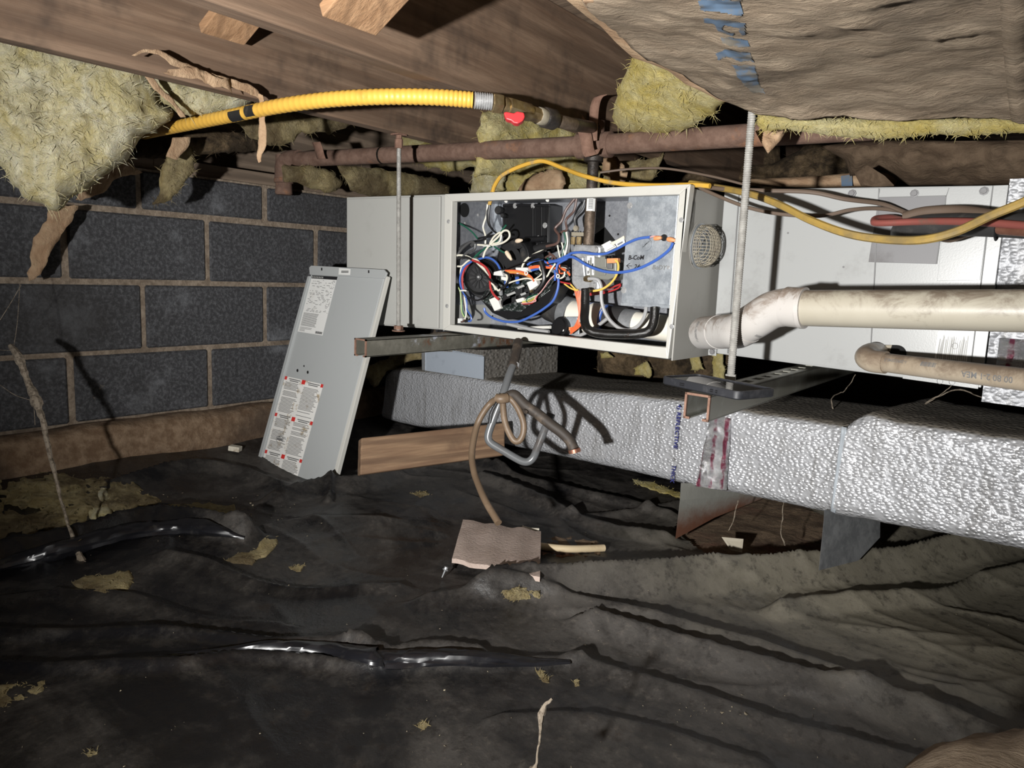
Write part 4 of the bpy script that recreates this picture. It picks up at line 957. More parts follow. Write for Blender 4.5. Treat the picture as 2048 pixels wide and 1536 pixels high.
# ------------------------------------------------------------------ white vent pipe
vent = thing('vent_pipe', (-.3, 1.26, -.08), 'dirty cream PVC vent pipe with a white double elbow leaving the furnace side', 'pipe')
A0 = at(1408, 666, d=1.47); A1 = at(1440, 664, d=1.40); A2 = at(1478, 661, d=1.33); A3 = at(1512, 640, d=1.285); A4 = at(1545, 620, d=1.255); A5 = at(1572, 613, d=1.235); A6 = at(1600, 616, d=1.215)
B0 = at(1598, 616, d=1.216); B1 = at(2060, 622, d=1.0); B2 = B0 + (B1 - B0) * 1.6
lower = cr([A0, A1, A2], 6); upper = cr([A2, A3, A4, A5, A6], 7)
MB().tube([A0, A1], .0335, 28).build('elbow_socket', M['pvcwhite'], vent, smooth=True)
MB().tube(cr([A1.lerp(A0, .1), A1.lerp(A2, .5), A2, A2.lerp(A3, .6)], 6), .0328, 28).build('lower_elbow', M['pvcwhite'], vent, smooth=True)
MB().tube(cr([A2.lerp(A3, .45), A3, A4, A5.lerp(A6, .2)], 7), .0328, 28).build('upper_elbow', M['pvcwhite'], vent, smooth=True)
MB().tube([A2.lerp(A3, .40), A2.lerp(A3, .52)], .0338, 28).build('elbow_lip', M['pvcwhite'], vent, smooth=True)
MB().tube([A5.lerp(A6, .05), A6 + (B1 - B0).normalized() * .006], .0340, 28).build('elbow_socket', M['pvcwhite'], vent, smooth=True)
MB().tube([A6 + (B1 - B0).normalized() * .002, A6 + (B1 - B0).normalized() * .009], .0350, 28).build('socket_lip', M['pvcwhite'], vent, smooth=True)
MB().tube([B0 + (B2 - B0) * i / 20 for i in range(21)], .0302, 32).build('pipe', M['pvc'], vent, smooth=True)
def wrap_print(P, axis, r, marks, mat, name, parent, upv=Z):
    """short bars printed round a pipe: marks = (along, angle, length along, width round) in metres and radians"""
    axis = axis.normalized(); side_ = (-P.normalized()); side_ = (side_ - axis * side_.dot(axis)).normalized(); w = axis.cross(side_)
    mb = MB()
    for s0, a, L, wd in marks:
        rows = []
        for k in range(4):
            aa = a + wd / r * (k / 3 - .5); d_ = side_ * math.cos(aa) + w * math.sin(aa); rows.append([P + axis * s0 + d_ * (r + .0005), P + axis * (s0 + L) + d_ * (r + .0005)])
        mb.grid(rows)
    return mb.build(name, mat, parent)
rnd = random.Random(2)
wrap_print(A0, A1 - A0, .0335, [(.028 + rnd.choice((0, .002)), -.75 + k * .05, .009 + rnd.uniform(-.003, .001), rnd.choice((.0006, .0011))) for k in range(26)], M['inkgrey'], 'barcode', vent)
wrap_print(A3, A4 - A3, .0329, [(-.004, .75 + k * .05, .006, .0009) for k in range(8)], M['inkgrey'], 'barcode', vent)

# tan condensate pipe with an elbow into the coil
cond = thing('condensate_pipe', (-.2, 1.4, -.14), 'dirty tan condensate pipe with a stubby elbow below the white vent pipe', 'pipe')
C0 = at(1758, 706, y=YC + .01); C1 = at(1742, 707, y=1.50); C2 = at(1733, 714, y=1.458); C3 = at(1745, 722, y=1.440); C4 = at(1772, 725, y=1.432)
D0 = at(1768, 725, y=1.433); D1 = at(2070, 762, y=1.30); D2 = D0 + (D1 - D0) * 1.7
MB().tube(cr([C0, C1, C2, C3, C4], 6), .0205, 22).build('elbow', M['cpvc'], cond, smooth=True)
MB().tube([D0, D0 + (D2 - D0) * .3, D2], .0172, 22).build('pipe', M['cpvc'], cond, smooth=True)
ax = (D2 - D0).normalized()
sd = (-D0).normalized(); sd = (sd - ax * sd.dot(ax)).normalized()
def pipe_text(txt, size, P, axis, r, ang, mat, parent, flip=True):
    """lettering wrapped round a pipe"""
    cu = bpy.data.curves.new('lettering', 'FONT'); cu.body = txt; cu.size = size; cu.resolution_u = 2; cu.align_x = 'LEFT'; cu.offset = size * .01
    ob = bpy.data.objects.new('lettering', cu); COL.objects.link(ob); bpy.context.view_layer.update(); me0 = bpy.data.meshes.new_from_object(ob); bpy.data.objects.remove(ob); bpy.data.curves.remove(cu)
    axis = axis.normalized(); s_ = (-P.normalized()); s_ = (s_ - axis * s_.dot(axis)).normalized(); w = s_.cross(axis)
    L = max(v.co.x for v in me0.vertices); vs = []
    for v in me0.vertices:
        x_, y_ = (L - v.co.x, size * .7 - v.co.y) if flip else (v.co.x, v.co.y)
        a = ang + y_ / r; vs.append(P + axis * x_ + (s_ * math.cos(a) + w * math.sin(a)) * (r + .0006))
    mb = MB(); mb.add(vs, [tuple(f.vertices) for f in me0.polygons]); bpy.data.meshes.remove(me0)
    return mb.build('lettering', mat, parent)
pipe_text('00 80 2-1 MEA', .0135, min((D0 + ax * (k * .001) for k in range(60, 400)), key=lambda p: abs(1024 + F * p.dot(RIGHT) / p.dot(FWD) - 1938)), ax, .0172, -.45, M['inkgrey'], cond)
pipe_text('1-20932204S-2', .0075, D0 + ax * .015, ax, .0172, .15, M['inkgrey'], cond)
wrap_print(D0 + ax * .088, ax, .0172, [(k * .0024, -.35, .0012 if k % 3 else .0018, .008) for k in range(12)], M['inkgrey'], 'barcode', cond)

# ------------------------------------------------------------------ strut channels, rods, phone
ZST = -.178
def strut(x0, y0, y1, zt, yaw, mat, label, slots):
    o = thing('strut_channel', (x0, (y0 + y1) / 2, zt - .041), label, 'channel', None); w, h, t = .041, .041, .0028
    L = y1 - y0; ux, uy = math.sin(yaw), math.cos(yaw); O = V(x0, y0, zt)
    def q(a, s_, c): return O + V(a * uy + s_ * ux, -a * ux + s_ * uy, c)
    def bx(mb, a0, s0, c0, a1, s1, c1): return mb.hexa([q(a0, s0, c0), q(a1, s0, c0), q(a1, s1, c0), q(a0, s1, c0), q(a0, s0, c1), q(a1, s0, c1), q(a1, s1, c1), q(a0, s1, c1)])
    for a in (-w / 2, w / 2 - t): bx(MB(), a, 0, -h, a + t, L, 0).build('side_web', M[mat], o, bevel=.0008)
    tp = MB()
    if slots:
        bx(tp, -w / 2, 0, -t, -.008, L, 0); bx(tp, .008, 0, -t, w / 2, L, 0); s_ = 0; e = .045
        while e < L:
            bx(tp, -.008, s_, -t, .008, e, 0); s_ = e + .028; e += .052
        bx(tp, -.008, s_, -t, .008, L, 0) if s_ < L else None
    else: bx(tp, -w / 2, 0, -t, w / 2, L, 0)
    tp.build('slotted_web' if slots else 'top_web', M[mat], o)
    for sgn in (-1, 1):
        a0, a1 = sorted((sgn * w / 2, sgn * .011)); bx(MB(), a0, 0, -h, a1, L, -h + t).build('lip', M[mat], o, bevel=.0006)
    ed = MB()                                # rusty cut end
    for a0, c0, a1, c1 in ((-w / 2, -h, -w / 2 + t, 0), (w / 2 - t, -h, w / 2, 0), (-w / 2, -t, w / 2, 0), (-w / 2, -h, -.011, -h + t), (.011, -h, w / 2, -h + t)):
        bx(ed, a0 - .0004, -.0012, c0 - .0004, a1 + .0004, .0022, c1 + .0004)
    ed.build('cut_end', M['rust'], o); return o
PL = at(722, 678, z=ZST); PR = at(1396, 788, z=ZST)
strut(PL.x - .002, PL.y, 2.25, ZST, 0.0, 'strut', 'weathered olive strut channel with rust and paint streaks under the left of the furnace', False)
strut(PR.x, PR.y, 2.25, ZST, -.02, 'strutclean', 'slotted strut channel under the right end of the furnace with a phone on it', True)
def rod(px_t, px_b, ya, zt, zb, r, label):
    P1 = at(*px_t, y=ya); P0 = at(*px_b, y=ya); dx = P1 - P0
    a = P0 + dx * ((zb - P0.z) / dx.z); b = P0 + dx * ((zt - P0.z) / dx.z)
    o = thing('threaded_rod', (a.x, a.y, zb), label, 'threaded rod')
    n = 260; pts = [a.lerp(b, i / n) for i in range(n + 1)]
    MB().tube(pts, [r if i % 2 else r * .86 for i in range(n + 1)], 10).build('rod', M['rod'], o, smooth=True)
    return o, a, b
o, a, b = rod((798, 270), (797, 660), 1.281, ZJ - .006, ZST + .003, .0061, 'left zinc threaded rod with a rusty hanger holding the weathered strut')
MB().lathe(a + V(0, 0, .004), (0, 0, 1), [(0, .012), (.010, .012)], 6).build('nut', M['rust'], o); MB().lathe(a + V(0, 0, -.001), (0, 0, 1), [(0, .017), (.003, .017)], 14).build('washer', M['rust'], o)
MB().lathe(b - V(0, 0, .030), (0, 0, 1), [(0, .008), (.002, .0105), (.022, .0105), (.024, .008), (.034, .008)], 8).build('hanger_coupling', M['rust'], o)
MB().box((b.x - .016, b.y - .014, ZJ - .004), (b.x + .014, b.y + .014, ZJ - .0005)).build('hanger_plate', M['rust'], o)
o, a, b = rod((1505, 215), (1461, 757), 1.226, ZJ - .006, ZST + .003, .0072, 'right zinc threaded rod in front of the coil cabinet')
MB().lathe(a + V(0, 0, .0), (0, 0, 1), [(0, .010), (.010, .010)], 6).build('nut', M['rod'], o)
MB().lathe(b - V(0, 0, .012), (0, 0, 1), [(0, .011), (.018, .011)], 6).build('nut', M['rust'], o)

ph = thing('smartphone', (0, 0, 0), 'smartphone in a black rubber case lying screen up on the slotted strut', 'phone')
zt = ZST + .0135
qa, qb, qc, qd = at(1326, 753, z=zt), at(1392, 746, z=zt), at(1550, 777, z=zt), at(1482, 784, z=zt)
ctr_ = (qa + qb + qc + qd) / 4; ph.location = (ctr_.x, ctr_.y, ZST + .0002)
eu = ((qd - qa) + (qc - qb)).normalized(); ev = Z.cross(eu); Lp = ((qd - qa).length + (qc - qb).length) / 2; Wp = abs(((qb - qa).dot(ev) + (qc - qd).dot(ev)) / 2)
def rrect(l, w, r, z, n=6):
    out = []
    for cx_, cy_, a0 in ((l / 2 - r, w / 2 - r, 0), (-l / 2 + r, w / 2 - r, math.pi / 2), (-l / 2 + r, -w / 2 + r, math.pi), (l / 2 - r, -w / 2 + r, 3 * math.pi / 2)):
        for k in range(n + 1):
            a = a0 + math.pi / 2 * k / n; out.append(V(ctr_.x, ctr_.y, 0) + eu * (cx_ + r * math.cos(a)) + ev * (cy_ + r * math.sin(a)) + Z * z)
    return out
prof = [rrect(Lp - .004, Wp - .004, .009, ZST + .0002), rrect(Lp, Wp, .011, ZST + .002), rrect(Lp, Wp, .011, zt - .002), rrect(Lp - .002, Wp - .002, .010, zt), rrect(Lp - .007, Wp - .007, .008, zt), rrect(Lp - .008, Wp - .008, .008, zt - .0022)]
mb = MB(); nn = len(prof[0]); mb.grid([p + [p[0]] for p in prof]); mb.add(prof[0], [tuple(range(nn))]); mb.build('rubber_case', M['phonecase'], ph, smooth=True)
mb = MB(); mb.prism(rrect(Lp - .0078, Wp - .0078, .008, zt - .0042), (0, 0, .0022)); mb.build('screen', M['glass'], ph)
front = -ev if (ctr_ + ev * .03).length > ctr_.length else ev
for s_, l_ in ((-.2, .010), (.18, .006), (.24, .004)):
    c_ = V(ctr_.x, ctr_.y, 0) + eu * (Lp * s_) + front * (Wp / 2 + .0002) + Z * (ZST + .0065)
    for k in range(2): MB().hexa([c_ + eu * -l_ * .5 + Z * (k * .003 - .0022), c_ + eu * l_ * .5 + Z * (k * .003 - .0022), c_ + eu * l_ * .5 - front * .0008 + Z * (k * .003 - .0022), c_ - eu * l_ * .5 - front * .0008 + Z * (k * .003 - .0022)] + [p + Z * .0018 for p in (c_ + eu * -l_ * .5 + Z * (k * .003 - .0022), c_ + eu * l_ * .5 + Z * (k * .003 - .0022), c_ + eu * l_ * .5 - front * .0008 + Z * (k * .003 - .0022), c_ - eu * l_ * .5 - front * .0008 + Z * (k * .003 - .0022))]).build('side_button', M['black'], ph)

# ------------------------------------------------------------------ foil duct on the ground stands
DU = V(-.989, .133, -.070).normalized(); DP = at(1380, 801, d=1.70); DN = V(-DU.y, DU.x, 0).normalized()
if DN.dot(DP) > 0: DN = -DN                  # DN looks back at the camera side
duct = thing('foil_duct', (-.6, 1.75, -.52), 'long silver bubble-foil insulated duct running under the furnace on metal stands', 'duct')
top_px = [(775, 744), (793, 737), (880, 744), (970, 757), (1100, 775), (1240, 786), (1380, 801), (1480, 818), (1600, 836), (1690, 850)]
bot_px = [(762, 838), (790, 846), (880, 866), (970, 884), (1100, 911), (1240, 942), (1380, 974), (1480, 993), (1600, 1018), (1662, 1031)]
top_px2 = [(1694, 848), (1712, 835), (1740, 826), (1780, 838), (1850, 850), (1950, 866), (2060, 880), (2200, 902), (2400, 930)]
bot_px2 = [(1664, 1033), (1690, 1038), (1730, 1043), (1770, 1052), (1850, 1066), (1950, 1086), (2060, 1108), (2200, 1134), (2400, 1172)]
def duct_part(tp, bt, off, depth, name, mat, seed, amp=.004):
    rows = []; n = len(tp); sub = 6
    T = cr([atp(*p, DP + DN * off, DN) for p in tp], sub); B = cr([atp(*p, DP + DN * off, DN) for p in bt], sub)
    r = .026
    for t_, b_ in zip(T, B):
        upv = (t_ - b_); h_ = upv.length; upv = upv / h_; row = []
        secs = []
        for k in range(9): secs.append((0.0, r + (h_ - 2 * r) * k / 8))
        for k in range(1, 5): a = math.pi / 2 * k / 4; secs.append((r - r * math.cos(a), h_ - r + r * math.sin(a)))
        for k in range(1, 9): secs.append((r + (depth - 2 * r) * k / 8, h_))
        for k in range(1, 5): a = math.pi / 2 * k / 4; secs.append((depth - r + r * math.sin(a), h_ - r + r * math.cos(a)))
        secs.append((depth, r))
        for k in range(1, 5): a = math.pi / 2 * k / 4; secs.append((depth - r + r * math.cos(a), r - r * math.sin(a)))
        for k in range(1, 3): secs.append((r + (depth - 2 * r) * (1 - k / 2), 0))
        for k in range(1, 5): a = math.pi / 2 * k / 4; secs.append((r - r * math.sin(a), r - r * math.cos(a)))
        for dn, hh in secs:
            p = b_ - DN * dn + upv * hh; nn_ = fbm(p * 11 + V(seed, 0, 0), 5) * amp + fbm(p * 40, 3) * amp * .35; row.append(p + DN * nn_ + Z * nn_ * .6)
        rows.append(row)
    mb = MB(); mb.grid(rows); mb.add(rows[0], [tuple(range(len(rows[0])))]); mb.add(rows[-1], [tuple(range(len(rows[-1])))])
    return mb.build(name, mat, duct, smooth=True, angle=70)
duct_part(top_px, bot_px, 0, .36, 'foil_sleeve', M['foil'], 1)
duct_part(top_px2, bot_px2, .012, .38, 'foil_sleeve', M['foil'], 4, .005)
def duct_strip(poly, off, mat, name, amp=.002, n=12, fr=40):
    (a, b, c, d) = [atp(*p, DP + DN * off, DN) for p in poly]; rows = []
    for i in range(n + 1):
        l = a.lerp(d, i / n); r_ = b.lerp(c, i / n); rows.append([l.lerp(r_, j / 6) + DN * fbm(l.lerp(r_, j / 6) * fr, 3) * amp for j in range(7)])
    return MB().grid(rows).build(name, M[mat], duct, smooth=True, thick=.0008)
duct_strip(((1422, 826), (1462, 838), (1454, 982), (1392, 972)), .0075, 'tape', 'printed_foil_tape', .006, 26, 45)
duct_strip(((1683, 853), (1694, 855), (1671, 1026), (1661, 1022)), .011, 'greytape', 'seam_tape', .002)
fl = atp(1356, 808, DP + DN * .008, DN); fb_ = atp(1341, 965, DP + DN * .008, DN)
LT = (fb_ - fl).length; vt = (fl - fb_).cross(DN)
text_mesh('4) REFLECTIVE', .015, fl, fb_ - fl, vt, .0012, duct, M['inkblue'], 'duct_lettering', None, 0, .0003, LT * .56)
text_mesh('A', .013, fl.lerp(fb_, .68), fb_ - fl, vt, .0012, duct, M['inkgrey'], 'duct_lettering')
text_mesh('THICK', .016, fl.lerp(fb_, .77), fb_ - fl, vt, .0012, duct, M['inkblue'], 'duct_lettering', None, 0, .0003, LT * .23)
# takeoff collar between furnace and duct
KP = DP + DN * .003
k0, k1 = atp(847, 742, KP, DN), atp(965, 760, KP, DN); k2, k3 = atp(966, 700, KP, DN), atp(848, 694, KP, DN)
kd = -DN * .34
mb = MB(); mb.hexa([k0, k1, k1 + kd, k0 + kd, k3, k2, k2 + kd, k3 + kd]); mb.build('takeoff_duct', M['foildark'], duct, bevel=.002)
MB().prism([atp(*p, KP + DN * .004, DN) for p in ((850, 741), (966, 759), (967, 713), (908, 704), (851, 701))], -DN * .003).build('takeoff_face', M['collar'], duct)
tt = MB()
for k in range(22):
    x_ = 905 + k * 2.75; tt.prism([atp(*p, KP + DN * .004, DN) for p in ((x_, 704 + k * .46), (x_ + 1.5, 704 + k * .46), (x_ + 1.5, 701 + k * .46), (x_, 701 + k * .46))], -DN * .002)
tt.build('serrated_edge', M['collar'], duct)
MB().prism([atp(*p, KP + DN * .006, DN) for p in ((843, 700), (850, 701), (850, 741), (844, 740))], -DN * .004).build('edge_strip', M['galvdull'], duct)
# metal stands under the duct
def stand(pts, d, name, label):
    mb = MB(); P = [at(*p, d=dd) for p, dd in zip(pts, d)]; n_ = (P[1] - P[0]).cross(P[2] - P[0]).normalized()
    low = min(p.z for p in P); mb.prism(P, n_ * .0015)
    return single(mb, 'duct_stand', M['stand'], label, 'support')
stand([(1362, 966), (1360, 1000), (1351, 1078), (1430, 1035), (1555, 985), (1560, 968)], [1.70, 1.70, 1.70, 1.80, 1.93, 1.93], 'duct_stand', 'rusting sheet-metal stand under the duct, the left of the two')
o = stand([(1649, 1020), (1648, 1040), (1638, 1141), (1717, 1121), (1760, 1075), (1761, 1020)], [1.46, 1.46, 1.46, 1.55, 1.60, 1.60], 'duct_stand', 'grey sheet-metal stand under the duct seam, the right of the two'); o.data.materials[0] = M['galvdull']

# ------------------------------------------------------------------ old iron gas pipe over the furnace
gas = thing('iron_gas_pipe', (-1.0, 1.5, .2), 'rusty iron gas pipe running above the furnace with a drop into it', 'pipe')
G0 = at(590, 319, y=1.40); G1 = at(1180, 291, y=1.5); G2 = at(1540, 268, y=1.5); G3 = G2 + (G2 - G1) * .5
MB().tube([G0, G0.lerp(G1, .5), G1], .0235, 20).build('left_run', M['rustpipe'], gas, smooth=True)
MB().tube([G1, G2, G3], .0235, 20).build('right_run', M['rustpipe'], gas, smooth=True)
for t in (.02, .985): MB().tube([G0.lerp(G1, .36) - (G1 - G0).normalized() * .003, G0.lerp(G1, .36) + (G1 - G0).normalized() * .004], .024, 20).build('dark_band', M['blackiron'], gas, smooth=True)
gx_ = (G1 - G0).normalized()
MB().lathe(G1 + gx_ * .012, gx_, [(-.045, .0245), (-.044, .030), (-.030, .030), (-.028, .028), (.028, .028), (.030, .030), (.044, .030), (.045, .0245)], 22).build('tee', M['rustpipe'], gas, smooth=True)
dpt = G1 + gx_ * .012; dpb = at(*zA(1432, 590), y=1.485)
MB().lathe(dpt + V(0, 0, .0), (0, 0, -1), [(0, .0235), (.038, .0235), (.040, .017)], 18).build('tee_branch', M['blackiron'], gas, smooth=True)
dt = V(dpt.x, dpt.y, dpt.z - .03)
MB().tube([dt, dt.lerp(dpb, .45)], .0138, 16).build('drop_pipe', M['blackiron'], gas, smooth=True)
MB().tube([dt.lerp(dpb, .44), dpb], .0136, 16).build('worn_drop_pipe', M['ironworn'], gas, smooth=True)
lbp = dt.lerp(dpb, .47); wrap_print(lbp, (dpb - dt), .0138, [(0, 0, .030, .022)], M['label'], 'paper_label', gas)
wrap_print(lbp, (dpb - dt), .0141, [(.002 + k * .003, .05, .0014, .010) for k in range(8)], M['ink'], 'print', gas)
# left elbow and stub at the wall
e0 = G0 + V(-.03, .0, 0); MB().tube(cr([G0 + gx_ * .02, G0 - gx_ * .02, G0 - gx_ * .05 + V(0, 0, -.012), G0 - gx_ * .055 + V(0, 0, -.06)], 5), .029, 18).build('elbow', M['rustpipe'], gas, smooth=True)
MB().tube([G0 - gx_ * .055 + V(0, 0, .015), G0 - gx_ * .055 + V(0, 0, -.105)], .026, 18).build('nipple', M['rustpipe'], gas, smooth=True)
MB().lathe(G0 - gx_ * .055 + V(0, 0, -.06), (0, 0, -1), [(-.004, .026), (0, .031), (.012, .031), (.014, .026), (.045, .028), (.05, .024)], 18).build('cap', M['rustpipe'], gas, smooth=True)
# vertical riser to the yellow line's valve
vr0 = dpt + V(0, 0, .0); MB().tube([vr0 + V(0, 0, .01), vr0 + V(0, 0, .055)], .0225, 18).build('riser', M['rustpipe'], gas, smooth=True)
# perforated strap hangers
def strap(ptsL, w, th, name, label, d_all):
    P = cr([at(p[0], p[1], d=d_all + (p[2] if len(p) > 2 else 0)) for p in ptsL], 8); hv = V(*w)
    mb = MB(); mb.grid([[p - hv, p, p + hv] for p in P]); return single(mb, 'pipe_strap', M['rust'], label, 'strap', None, smooth=True, thick=.0018)
strap([(1141, 180), (1143, 205), (1150, 228), (1163, 250), (1172, 275), (1176, 300), (1183, 311), (1190, 300)], (.012, .006, .004), .002, 's', 'rusty perforated strap twisting down from the middle joist, left of the pipe drop', 1.66)
strap([(1206, 190), (1196, 196), (1190, 212), (1187, 240), (1185, 282)], (.010, .004, .001), .002, 's', 'rusty strap curling down to the pipe tee beside the yellow insulation', 1.665)
strap([(632, 284), (637, 297), (640, 309), (643, 318)], (.018, .002, 0), .002, 's', 'short rusty perforated strap at the wall end of the iron pipe', 2.17)

# ------------------------------------------------------------------ yellow flexible gas line
yl = thing('yellow_gas_hose', (-1.2, 1.2, .25), 'yellow corrugated gas hose with a red valve handle passing under the joists', 'gas hose')
ZH = .2985
pts = [(285, 268), (320, 260), (370, 250), (430, 238), (490, 226), (560, 212), (640, 201), (720, 195), (800, 193), (880, 195), (945, 200)]
S = cr([at(*p, z=ZH) for p in pts], 22); nS = len(S)
def corr(i, n, lo, hi): return [lo if (k % 3 == 0) else hi for k in range(n)]
MB().tube(S, corr(0, nS, .0132, .0146), 14).build('hose', M['yellowhose'], yl, smooth=True)
tip = [at(948, 200.5, z=ZH), at(985, 204, z=ZH)]
nT = 25; MB().tube([tip[0].lerp(tip[1], i / (nT - 1)) for i in range(nT)], [.0125 if i % 3 == 0 else .0150 for i in range(nT)], 16).build('steel_end', M['steel'], yl, smooth=True)
def at3(px, py, d): return at(px, py, z=ZH)
F0, F1, F2, F3, F4, F5, F6, F7 = at3(982, 205, 1.556), at3(1003, 208, 1.56), at3(1018, 213, 1.57), at3(1040, 220, 1.58), at3(1058, 225, 1.60), at3(1082, 233, 1.62), at3(1108, 240, 1.65), at3(1150, 250, 1.70)
def hexp(a, b, r, n, name, mat, bev=0): MB().lathe(a, b - a, [(0, r * .92), (.002, r), ((b - a).length - .002, r), ((b - a).length, r * .92)], n).build(name, M[mat], yl, smooth=n > 8)
hexp(F0, F1, .0185, 6, 'hex_nut', 'brass'); hexp(F1, F1.lerp(F2, .7), .014, 18, 'brass_neck', 'brass'); hexp(F1.lerp(F2, .6), F3, .0175, 6, 'brass_nut', 'brass')
hexp(F2.lerp(F3, .8), F4, .0165, 20, 'valve_body', 'brass'); hexp(F3.lerp(F4, .8), F5, .0150, 8, 'valve_end', 'brass'); hexp(F4.lerp(F5, .7), F5.lerp(F6, .3), .0165, 18, 'sealed_thread', 'galvtan')
hexp(F5.lerp(F6, .2), F6, .0200, 18, 'iron_coupling', 'blackiron'); hexp(F6, F7, .0130, 16, 'iron_nipple', 'ironworn')
hexp(F7.lerp(F6, .1), dpt + V(0, 0, .04), .0135, 16, 'iron_nipple', 'blackiron')
hd = MB(); hc_ = at3(1030, 233, 1.555)
hdd = at(1018, 213, z=ZH).dot(FWD) - .036
hd.prism([at(*p, d=hdd) for p in ((1007, 225), (1012, 223), (1028, 226), (1034, 222), (1048, 225), (1050, 233), (1046, 241), (1036, 247), (1028, 246), (1022, 241), (1012, 238))], FWD * .016); hd.build('valve_handle', M['red'], yl, bevel=.002)
# worn black patches and jacket tear
for (a, b), r_, ang_ in (((468, 492), .0153, .3), ((500, 518), .0152, -.1)):
    Q = [at(x_, 238 - (x_ - 430) * .2, z=ZH) for x_ in np.linspace(a, b, 5)]
    rows = []
    for p in Q:
        axd = (Q[-1] - Q[0]).normalized(); s_ = (-p.normalized()); s_ = (s_ - axd * s_.dot(axd)).normalized(); w_ = axd.cross(s_)
        rows.append([p + (s_ * math.cos(t) + w_ * math.sin(t)) * r_ for t in np.linspace(-.9 + ang_, .7 + ang_, 6)])
    MB().grid(rows).build('black_tape', M['blackmatt'], yl, smooth=True)
MB().tube(cr([at(*p, z=ZH + .012) for p in ((520, 205), (600, 194), (680, 187), (760, 183), (840, 184), (900, 187))], 8), [.002 + .0035 * math.sin(math.pi * i / 40) for i in range(41)], 8).build('torn_jacket', M['rubber'], yl, smooth=True)

# ------------------------------------------------------------------ cables and refrigerant lines
def cable(pts, r, mat, name, label, cat, n=8, per=8): return single(MB().tube(cr([at(*p[:2], d=p[2]) for p in pts], per), r, n), name, M[mat], label, cat, smooth=True)
cable([(985, 385, 1.83), (990, 370, 1.83), (1003, 352, 1.83), (1030, 337, 1.82), (1065, 325, 1.80), (1090, 323, 1.79), (1130, 338, 1.76), (1172, 353, 1.70), (1230, 366, 1.66), (1300, 371, 1.60), (1385, 370, 1.50), (1420, 372, 1.47)], .0052, 'yellowcable2', 'power_cable', 'thin yellow sheathed cable looping over the top of the furnace', 'cable')
cable([(1380, 366, 1.56), (1430, 374, 1.50), (1500, 388, 1.38), (1560, 410, 1.30), (1620, 440, 1.23), (1690, 466, 1.17), (1760, 478, 1.13), (1840, 480, 1.08), (1910, 464, 1.05), (1980, 432, 1.03), (2060, 398, 1.0), (2140, 350, .97)], .0066, 'yellowcable', 'power_cable', 'dusty thick yellow cable sagging across the coil cabinet', 'cable')
cable([(1395, 373, 1.52), (1450, 378, 1.46), (1520, 381, 1.40), (1620, 384, 1.36), (1690, 398, 1.34), (1760, 407, 1.34), (1800, 421, 1.34), (1830, 432, 1.34), (1900, 440, 1.3)], .0042, 'browncable', 'thermostat_cable', 'upper brown thermostat cable crossing the top of the coil cabinet', 'cable')
cable([(1400, 376, 1.50), (1450, 398, 1.46), (1500, 416, 1.43), (1560, 428, 1.40), (1640, 432, 1.37), (1700, 420, 1.35), (1750, 417, 1.35), (1800, 422, 1.345), (1840, 432, 1.34), (1890, 446, 1.32)], .0036, 'browncable', 'thermostat_cable', 'lower brown thermostat cable dipping below the other on the coil cabinet', 'cable')
cable([(1200, 345, 1.72), (1260, 338, 1.70), (1330, 337, 1.66), (1420, 352, 1.6), (1500, 372, 1.55)], .0028, 'browncable', 'thermostat_cable', 'thin brown wire above the furnace behind the gas pipe drop', 'cable')
rf = thing('refrigerant_lines', (-.1, 1.4, .1), 'pair of refrigerant lines, one red copper and one black insulated, entering the coil cabinet', 'pipe')
MB().tube(cr([at(1840, 452, y=YC - .006), at(1790, 437, y=1.50), at(1755, 437, y=1.46), at(1748, 443, y=1.44), at(1760, 446, y=1.43), at(1850, 443, y=1.41), at(1950, 444, y=1.36), at(2060, 452, y=1.30), at(2200, 462, y=1.22)], 7), .0062, 12).build('copper_line', M['copperred'], rf, smooth=True)
MB().tube(cr([at(1855, 465, y=YC - .006), at(1820, 465, y=1.52), at(1805, 463, y=1.485), at(1840, 452, y=1.46), at(1920, 449, y=1.43), at(2000, 450, y=1.38), at(2080, 453, y=1.33), at(2200, 460, y=1.25)], 7), [.0195] * 50, 16).build('insulated_line', M['rubber'], rf, smooth=True)
MB().tube([at(2000, 458, y=1.345), at(2070, 463, y=1.30), at(2200, 470, y=1.22)], .0085, 12).build('bare_copper', M['copper'], rf, smooth=True)
MB().tube([at(1996, 449, y=1.37) + V(0, .024 * math.cos(a), .024 * math.sin(a)) for a in [i * .5236 for i in range(12)]], .002, 5, closed=True).build('tie', M['black'], rf)
MB().tube(cr([at(1810, 434, y=1.47), at(1850, 424, y=1.46), at(1920, 422, y=1.44), at(1990, 432, y=1.39), at(2080, 446, y=1.34)], 6), .010, 10).build('grey_sleeve', M['browncable'], rf, smooth=True)
for k in range(3):
    o_ = k * 5; MB().tube(cr([at(1868 - o_, 476 + o_ * .3, y=1.50), at(1900, 482 - o_ * .6, y=1.47), at(1940, 470 - o_, y=1.44), at(2000, 458 - o_ * .4, y=1.38)], 6), .0028, 6).build('control_wire', M['browncable'], rf, smooth=True)

